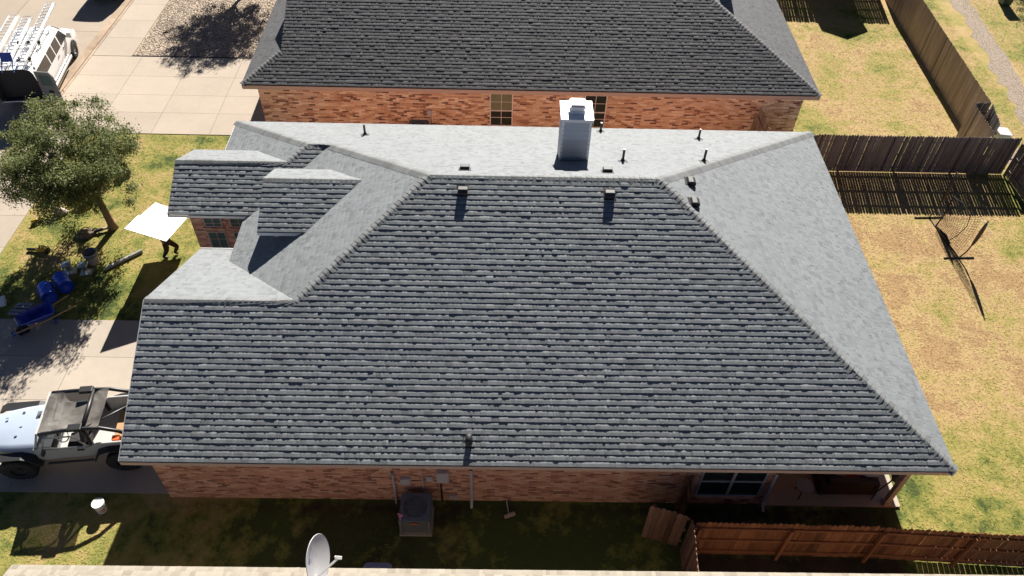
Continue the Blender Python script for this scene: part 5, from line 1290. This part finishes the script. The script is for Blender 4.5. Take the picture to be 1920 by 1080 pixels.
# grey lidded tub by the lower roof edge
tb = thing('storage_tub', (6.75, -1.75, 0), 'blue grey tub on the dark grass beside the lower roof edge', 'tub')
def rrect(x0, x1, y0, y1, r_, z): return [(cx_ + r_ * math.cos(t), cy_ + r_ * math.sin(t), z) for cx_, cy_, a0 in ((x1 - r_, y1 - r_, 0), (x0 + r_, y1 - r_, math.pi / 2), (x0 + r_, y0 + r_, math.pi), (x1 - r_, y0 + r_, 1.5 * math.pi)) for t in np.linspace(a0, a0 + math.pi / 2, 5)]
m = MB(); m.prism(rrect(6.42, 7.08, -2.25, -1.74, .1, 0), (0, 0, .46)); build('body', m, M['bluegrey'], tb)
m = MB(); m.prism(rrect(6.36, 7.14, -2.31, -1.68, .14, .462), (0, 0, .05)); m.prism(rrect(6.46, 7.04, -2.22, -1.77, .1, .513), (0, 0, .02)); build('lid', m, M['bluegrey'], tb, bevel=.012)

# satellite dish on the lower roof
def sat():
    t = thing('satellite_dish', (5.75, -3.3, 3.0), 'white satellite dish on the tan roof at the bottom edge', 'satellite dish')
    c = Vector((5.72, -2.87, 3.35)); look = Vector((0.92, -0.10, 0.30)).normalized(); up = Vector((.06, .92, .39)); up = (up - look * up.dot(look)).normalized(); s_ = look.cross(up)
    m = MB(); R1, R2 = .57, .52; n = 36; vs = []
    rings = [0.0, .25, .5, .75, .94, 1.0]
    for r in rings:
        for k in range(n):
            a = 2 * math.pi * k / n; vs.append(c + up * (R1 * r * math.sin(a)) + s_ * (R2 * r * math.cos(a)) + look * (.07 * r * r))
    for r in reversed(rings):
        for k in range(n):
            a = 2 * math.pi * k / n; q = r * 1.012; vs.append(c + up * (R1 * q * math.sin(a)) + s_ * (R2 * q * math.cos(a)) + look * (.07 * r * r - .012 - (0.012 if r < .95 else 0)))
    fs = [(i * n + k, i * n + (k + 1) % n, (i + 1) * n + (k + 1) % n, (i + 1) * n + k) for i in range(2 * len(rings) - 1) for k in range(n)]
    m.add(vs, fs); d = build('dish', m, M['lightgrey'], t, auto=40)
    lg = MB()
    def on(u, v, e_=.004): return c + s_ * u + up * v + look * (.07 * ((u / R2) ** 2 + (v / R1) ** 2) + e_)
    sgn = 1
    arc = [(.30 + .06 * math.sin(a), .10 + .16 * math.cos(a)) for a in np.linspace(.0, math.pi, 12)]
    arc2 = [(.30 + .035 * math.sin(a), .10 + .135 * math.cos(a)) for a in np.linspace(0, math.pi, 12)]
    for i in range(11): lg.quad(on(*arc[i]), on(*arc[i + 1]), on(*arc2[i + 1]), on(*arc2[i]))
    lg.poly([on(.32 + .06 * math.cos(a), -.06 + .07 * math.sin(a)) for a in np.linspace(0, 2 * math.pi, 16)][:-1])
    build('emblem', lg, M['bluegrey'], d)
    lo = lettering('DIRECTV', .05, M['lightgrey'], d, tuple(on(.20, .04, .006) - Vector(t.location)), tuple(-up), tuple(s_), .001)
    m = MB(); e0 = c - up * .40 + look * .05; e1 = c + up * .02 + look * .60 ; m.bar(e0, e1, .05, .04, up=up); build('arm', m, M['white'], t)
    m = MB(); m.obox(e1, look * .04, s_ * .09, up * .04); m.tube([e1 - look * .02, e1 - look * .10 + up * .02], .035, 10); build('receiver', m, M['white'], t, bevel=.01)
    m = MB(); m.tube([c - look * .03, c - look * .12 - up * .05, Vector((5.55, -3.2, 2.98))], .03, 8); m.obox((5.55, -3.22, 2.965), (.12, 0, 0), Vector((0, .1, -.048)), (0, 0, .01)); build('mount', m, M['lightgrey'], t)
sat()

# ------------------------------------------------------------------ patio furniture
sf = thing('patio_sofa', (20.3, 0.95, 0.06), 'dark wicker patio sofa with cushions under the porch', 'sofa')
m = MB(); x0, x1, y0, y1 = 19.45, 21.15, .72, 1.55
m.box(x0, y0, .12, x1, y1, .42); m.box(x0, y0, .42, x0 + .16, y1, .68); m.box(x1 - .16, y0, .42, x1, y1, .68); m.box(x0 + .165, y0, .425, x1 - .165, y0 + .16, .88); build('frame', m, M['wicker'], sf, bevel=.02)
for x in (x0 + .06, x1 - .06):
    for y in (y0 + .06, y1 - .06): m = MB(); m.box(x - .03, y - .03, .06, x + .03, y + .03, .12); build('leg', m, M['wicker'], sf)
m = MB(); m.box(x0 + .18, y0 + .18, .425, x1 - .18, y1 - .02, .54); build('seat_cushion', m, M['redcloth'], sf, bevel=.03)
def pillow(c, mat, label, a=.2, rz=0, tilt=.5):
    t = thing('cushion', c, label, 'cushion', 'cushions on the patio sofa'); c = Vector(c); ax = Vector((math.cos(rz), math.sin(rz), 0)); ay = Vector((0, -math.sin(tilt), math.cos(tilt))); n = ax.cross(ay)
    m = MB(); k = 8; vs = []
    for s_ in (1, -1):
        for i in range(k + 1):
            for j in range(k + 1):
                u, v = i / k * 2 - 1, j / k * 2 - 1; th = .07 * (1 - u ** 4) * (1 - v ** 4); vs.append(c + ax * u * a + ay * v * a + n * s_ * th)
    q = (k + 1) ** 2
    for o_ in (0, q): m.add(vs[o_:o_ + q], [(i * (k + 1) + j, i * (k + 1) + j + 1, (i + 1) * (k + 1) + j + 1, (i + 1) * (k + 1) + j) for i in range(k) for j in range(k)])
    build('cover', m, mat, t, smooth=True)
pillow((20.0, 1.05, .76), M['cushion'], 'patterned cushion in the middle of the patio sofa'); pillow((20.85, 1.0, .78), M['cushion2'], 'pale blue cushion at the lawn end of the patio sofa', .23); pillow((19.72, 1.1, .74), M['canvas'], 'olive cushion at the house end of the patio sofa')
ft = thing('side_table', (18.95, .75, .06), 'small round side table on the shaded patio', 'table')
m = MB(); m.lathe((18.95, .75, 0), (0, 0, 1), [(.001, .55), (.25, .55), (.26, .57), (.25, .59), (.001, .59)], 20); build('table_top', m, M['grey'], ft)
for k in range(3): t = k * 2.094; m = MB(); m.tube([(18.95 + .2 * math.cos(t), .75 + .2 * math.sin(t), .06), (18.95 + .12 * math.cos(t), .75 + .12 * math.sin(t), .55)], .015, 6); build('leg', m, M['black'], ft)
fp = thing('lantern', (21.62, .92, .06), 'round black lantern standing at the patio edge by the post', 'lantern')
m = MB(); m.tube([(21.05, .62, .5), (21.4, .80, .72), (21.6, .93, .82)], .022, 8); m.tube([(21.05, .62, .06), (21.05, .62, .5)], .02, 8); build('arm', m, M['black'], fp)
m = MB(); m.lathe((21.62, .95, .8), (.3, -.5, .8), [(.001, -.05), (.14, -.03), (.2, .03), (.19, .06), (.001, .1)], 22); build('shade', m, M['black'], fp, smooth=True)

# ------------------------------------------------------------------ sports net
def net():
    t = thing('sports_net', (27.5, 12.1, 0), 'black sports rebound net with two padded poles on the dry lawn', 'sports net')
    A = Vector((27.36, 13.28, 0)); B = Vector((27.70, 10.96, 0))
    for c, top in ((A, Vector((27.75, 13.62, 2.1))), (B, Vector((27.82, 10.80, 2.1)))):
        m = MB(); m.tube([c + Vector((-.6, -.02, .03)), c + Vector((.6, .03, .03))], .026, 7); build('foot', m, M['black'], t)
        m = MB(); mid = c.lerp(top, .5) + Vector((.1, .0, 0)); m.tube([c + Vector((0, 0, .03)), c.lerp(mid, .4) + Vector((.06, 0, 0)), mid, top], .026, 8); p = build('pole', m, M['black'], t)
        m = MB(); m.tube([c.lerp(mid, .75) + Vector((.03, 0, .0)), mid, mid.lerp(top, .45), mid.lerp(top, .85)], [.045, .07, .075, .05], 9); build('padding', m, M['black'], p)
    m = MB(); m.tube([A + Vector((0, 0, .03)), B + Vector((0, 0, .03))], .02, 7); build('base_bar', m, M['black'], t)
    m = MB(); m.tube([A.lerp(B, .25) + Vector((0, 0, .05)), A.lerp(B, .5) + Vector((.02, 0, .07)), A.lerp(B, .68) + Vector((0, 0, .05))], [.03, .10, .05], 8); build('net_bundle', m, M['black'], t, smooth=True)
    m = MB()
    m.tube([A.lerp(B, .23) + Vector((0, 0, .03)), Vector((27.6, 12.85, .6)), Vector((27.8, 13.15, 1.25))], .03, 7); m.tube([Vector((27.8, 13.15, 1.25)), Vector((27.9, 12.6, 1.4)), Vector((27.95, 11.95, 1.35))], .008, 6)
    m.tube([Vector((27.95, 11.95, 1.35)), Vector((27.9, 11.75, .95)), Vector((27.75, 11.75, .5)), A.lerp(B, .62) + Vector((0, 0, .05))], .016, 7); build('bow', m, M['black'], t)
    m = MB(); m.tube([Vector((27.9, 11.3, 1.75)), Vector((27.95, 10.95, 1.8)), Vector((27.98, 10.5, 1.7))], .008, 5); build('cord', m, M['lightgrey'], t)
    m = MB(); nx_, nz_ = 20, 15
    def P(i, k):
        a, b = i / nx_, k / nz_; top = .55 + 1.45 * a ** 1.6; p = A.lerp(B, .06 + .88 * a); return p + Vector((.10 * math.sin(math.pi * b) + .04 * math.sin(5 * a + 3 * b), 0, .05 + top * b))
    for i in range(nx_ + 1): m.tube([P(i, k) for k in range(nz_ + 1)], .006, 4, False)
    for k in range(nz_ + 1): m.tube([P(i, k) for i in range(nx_ + 1)], .006, 4, False)
    build('netting', m, M['black'], t)
net()
# bin and utility box by the alley
gb = thing('wheelie_bin', (38.3, 31.6, 0), 'dark green bin at the top right corner beyond the alley', 'bin')
m = MB(); m.prism([(38.05, 31.4, .05), (38.55, 31.4, .05), (38.6, 31.3, 1.0), (38.0, 31.3, 1.0)], (0, .6, 0)); build('body', m, M['greenplastic'], gb, bevel=.02)
m = MB(); m.prism([(37.97, 31.25, 1.0), (38.63, 31.25, 1.0), (38.63, 31.3, 1.1), (37.97, 31.3, 1.1)], (0, .7, 0)); build('lid', m, M['greenplastic'], gb, bevel=.02)
ub = thing('utility_box', (32.3, 18.35, 0), 'pale green utility cabinet behind the fence corner', 'cabinet')
m = MB(); m.box(32.1, 18.2, 0, 32.6, 18.7, .6); build('cabinet', m, simple('pale green enamel', (.50, .62, .56), .4, var=.06), ub, bevel=.02)
m = MB(); m.prism([(32.05, 18.15, .6), (32.65, 18.15, .6), (32.65, 18.15, .64), (32.05, 18.15, .70)], (0, .6, 0)); build('lid', m, M['lightgrey'], ub, bevel=.01)
tree((41.5, 35.5, 0), 'leafy oak beyond the bin at the top right corner', R=2.6, zc=3.6, n_leaf=15000, seed=12)

# ------------------------------------------------------------------ person under the white board
def person():
    p = thing('person', (-2.45, 10.35, 0), 'person in dark clothes walking with the white board overhead', 'person'); p.scale = (1.1, 1.1, .87)
    bm = bmesh.new(); J = {}
    def v(n, co, r): J[n] = (bm.verts.new(co), r)
    # walking towards the house (+x), bent slightly under the board
    v('pel', (0, 0, .88), .125)
    v('spine', (.03, .02, 1.05), .125); v('chest', (.06, .02, 1.22), .14); v('neck', (.10, .02, 1.40), .055); v('head0', (.13, .02, 1.48), .07)
    v('hl', (.0, .09, .82), .115); v('kl', (.26, .10, .48), .085); v('al', (.10, .11, .12), .06); v('fl', (.20, .11, .05), .04)
    v('hr', (.0, -.09, .82), .115); v('kr', (-.04, -.10, .46), .085); v('ar', (-.24, -.10, .08), .06); v('fr', (-.08, -.10, .04), .04)
    v('sl', (.06, .19, 1.30), .06); v('el', (.10, .40, 1.22), .042); v('wl', (.10, .44, 1.46), .03)
    v('sr', (.06, -.16, 1.30), .06); v('er', (.10, -.36, 1.24), .042); v('wr', (.10, -.42, 1.52), .03)
    for a, b in (('pel', 'spine'), ('spine', 'chest'), ('chest', 'neck'), ('neck', 'head0'), ('pel', 'hl'), ('hl', 'kl'), ('kl', 'al'), ('al', 'fl'), ('pel', 'hr'), ('hr', 'kr'), ('kr', 'ar'), ('ar', 'fr'), ('chest', 'sl'), ('sl', 'el'), ('el', 'wl'), ('chest', 'sr'), ('sr', 'er'), ('er', 'wr')):
        bm.edges.new((J[a][0], J[b][0]))
    # palms and five fingers each
    for s_, wname in ((1, 'wl'), (-1, 'wr')):
        w0 = J[wname][0].co.copy(); pv = bm.verts.new(w0 + Vector((0, 0, .06))); J['p' + wname] = (pv, .028); bm.edges.new((J[wname][0], pv))
        for k in range(5):
            off = Vector(((k - 1.5) * .02, 0, .05)) if k < 4 else Vector((-.03, -s_ * .02, .015))
            a = bm.verts.new(pv.co + off); b = bm.verts.new(a.co + (Vector((0, -s_ * .012, .035 - abs(k - 1.5) * .004)) if k < 4 else Vector((-.012, -s_ * .01, .03)))); J[f'{wname}{k}a'] = (a, .010); J[f'{wname}{k}b'] = (b, .008)
            bm.edges.new((pv, a)); bm.edges.new((a, b))
    me = bpy.data.meshes.new('body_tmp'); bm.verts.ensure_lookup_table(); bm.verts.index_update()
    order = {vv.index: r for vv, r in J.values()}; root = J['pel'][0].index
    bm.to_mesh(me); bm.free()
    ob = bpy.data.objects.new('body_tmp', me); COL.objects.link(ob)
    sk = ob.modifiers.new('skin', 'SKIN')
    for i, d in enumerate(me.skin_vertices[0].data): d.radius = (order[i], order[i]); d.use_root = (i == root)
    su = ob.modifiers.new('sub', 'SUBSURF'); su.levels = 2; su.render_levels = 2
    dg = bpy.context.evaluated_depsgraph_get(); m2 = bpy.data.meshes.new_from_object(ob.evaluated_get(dg)); bpy.data.objects.remove(ob, do_unlink=True)
    m2.materials.clear()
    for k in ('skin', 'shirt', 'cloth', 'black'): m2.materials.append(M[k])
    for f in m2.polygons:
        c = f.center
        f.material_index = 3 if c.z < .11 else 2 if c.z < .93 else 0 if (c.z > 1.40 or (abs(c.y) > .36)) else 1
        f.use_smooth = True
    a = m2.attributes.new('shade', 'FLOAT', 'FACE'); a.data.foreach_set('value', np.ones(len(m2.polygons), dtype=np.float32))
    o = bpy.data.objects.new('body', m2); COL.objects.link(o); o.parent = p
    # head with face
    h = MB(); n, k = 20, 14; vs = []
    for i in range(k + 1):
        ph = math.pi * i / k - math.pi / 2
        for q in range(n):
            th = 2 * math.pi * q / n; d = Vector((math.cos(th) * math.cos(ph), math.sin(th) * math.cos(ph), math.sin(ph)))
            x = d.x * .098; y = d.y * .077 * (1 - .18 * max(0, -d.z)); z = d.z * .12
            if d.x > .85 and abs(d.y) < .2 and -.35 < d.z < .1: x += .022 * (1 - abs(d.y) / .2)      # nose
            if d.x > .7 and .1 < abs(d.y) < .55 and .0 < d.z < .3: x -= .010                           # eye sockets
            if d.x > .8 and abs(d.y) < .35 and -.62 < d.z < -.42: x += .006                            # mouth
            if abs(d.y) > .93 and abs(d.z) < .25: y *= 1.16                                            # ears
            vs.append((x + .15, y + .02, z + 1.52))
    h.add(vs, [(i * n + q, i * n + (q + 1) % n, (i + 1) * n + (q + 1) % n, (i + 1) * n + q) for i in range(k) for q in range(n)])
    ho = build('head', h, M['skin'], p, local=True, smooth=True)
    hr = MB(); vs = []
    for i in range(8):
        ph = math.pi / 2 * i / 7 * 1.0
        for q in range(n):
            th = 2 * math.pi * q / n; d = Vector((math.cos(th) * math.cos(ph), math.sin(th) * math.cos(ph), math.sin(ph))); low = -.25 if d.x < .3 else .28
            vs.append((d.x * .104 + .148, d.y * .083 + .02, max(d.z, 0) * .128 + (1.53 if d.x > .3 and i == 0 else 1.515)))
    hr.add(vs, [(i * n + q, i * n + (q + 1) % n, (i + 1) * n + (q + 1) % n, (i + 1) * n + q) for i in range(7) for q in range(n)]); build('hair', hr, M['hair'], p, local=True, smooth=True)
person()
bd = thing('foam_board', (-2.5, 10.5, 1.7), 'big white sheet of board carried above the walking person', 'board')
A, B, C_, D_ = Vector((-3.13, 11.86, 1.33)), Vector((-3.01, 9.20, 2.45)), Vector((-1.74, 9.14, 1.94)), Vector((-1.88, 11.63, .95))
nn = (C_ - B).cross(A - B).normalized()
if nn.z < 0: nn = -nn
m = MB(); N_ = A.lerp(B, .5) ; N2 = N_ + (D_ - A) * .09
m.prism([A + (D_ - A) * .0, A.lerp(B, .52), A.lerp(B, .52) - (D_ - A) * .05, B - (D_ - A) * .02, C_, D_], nn * .02); build('sheet', m, M['board'], bd)

print('objects', len(bpy.data.objects))
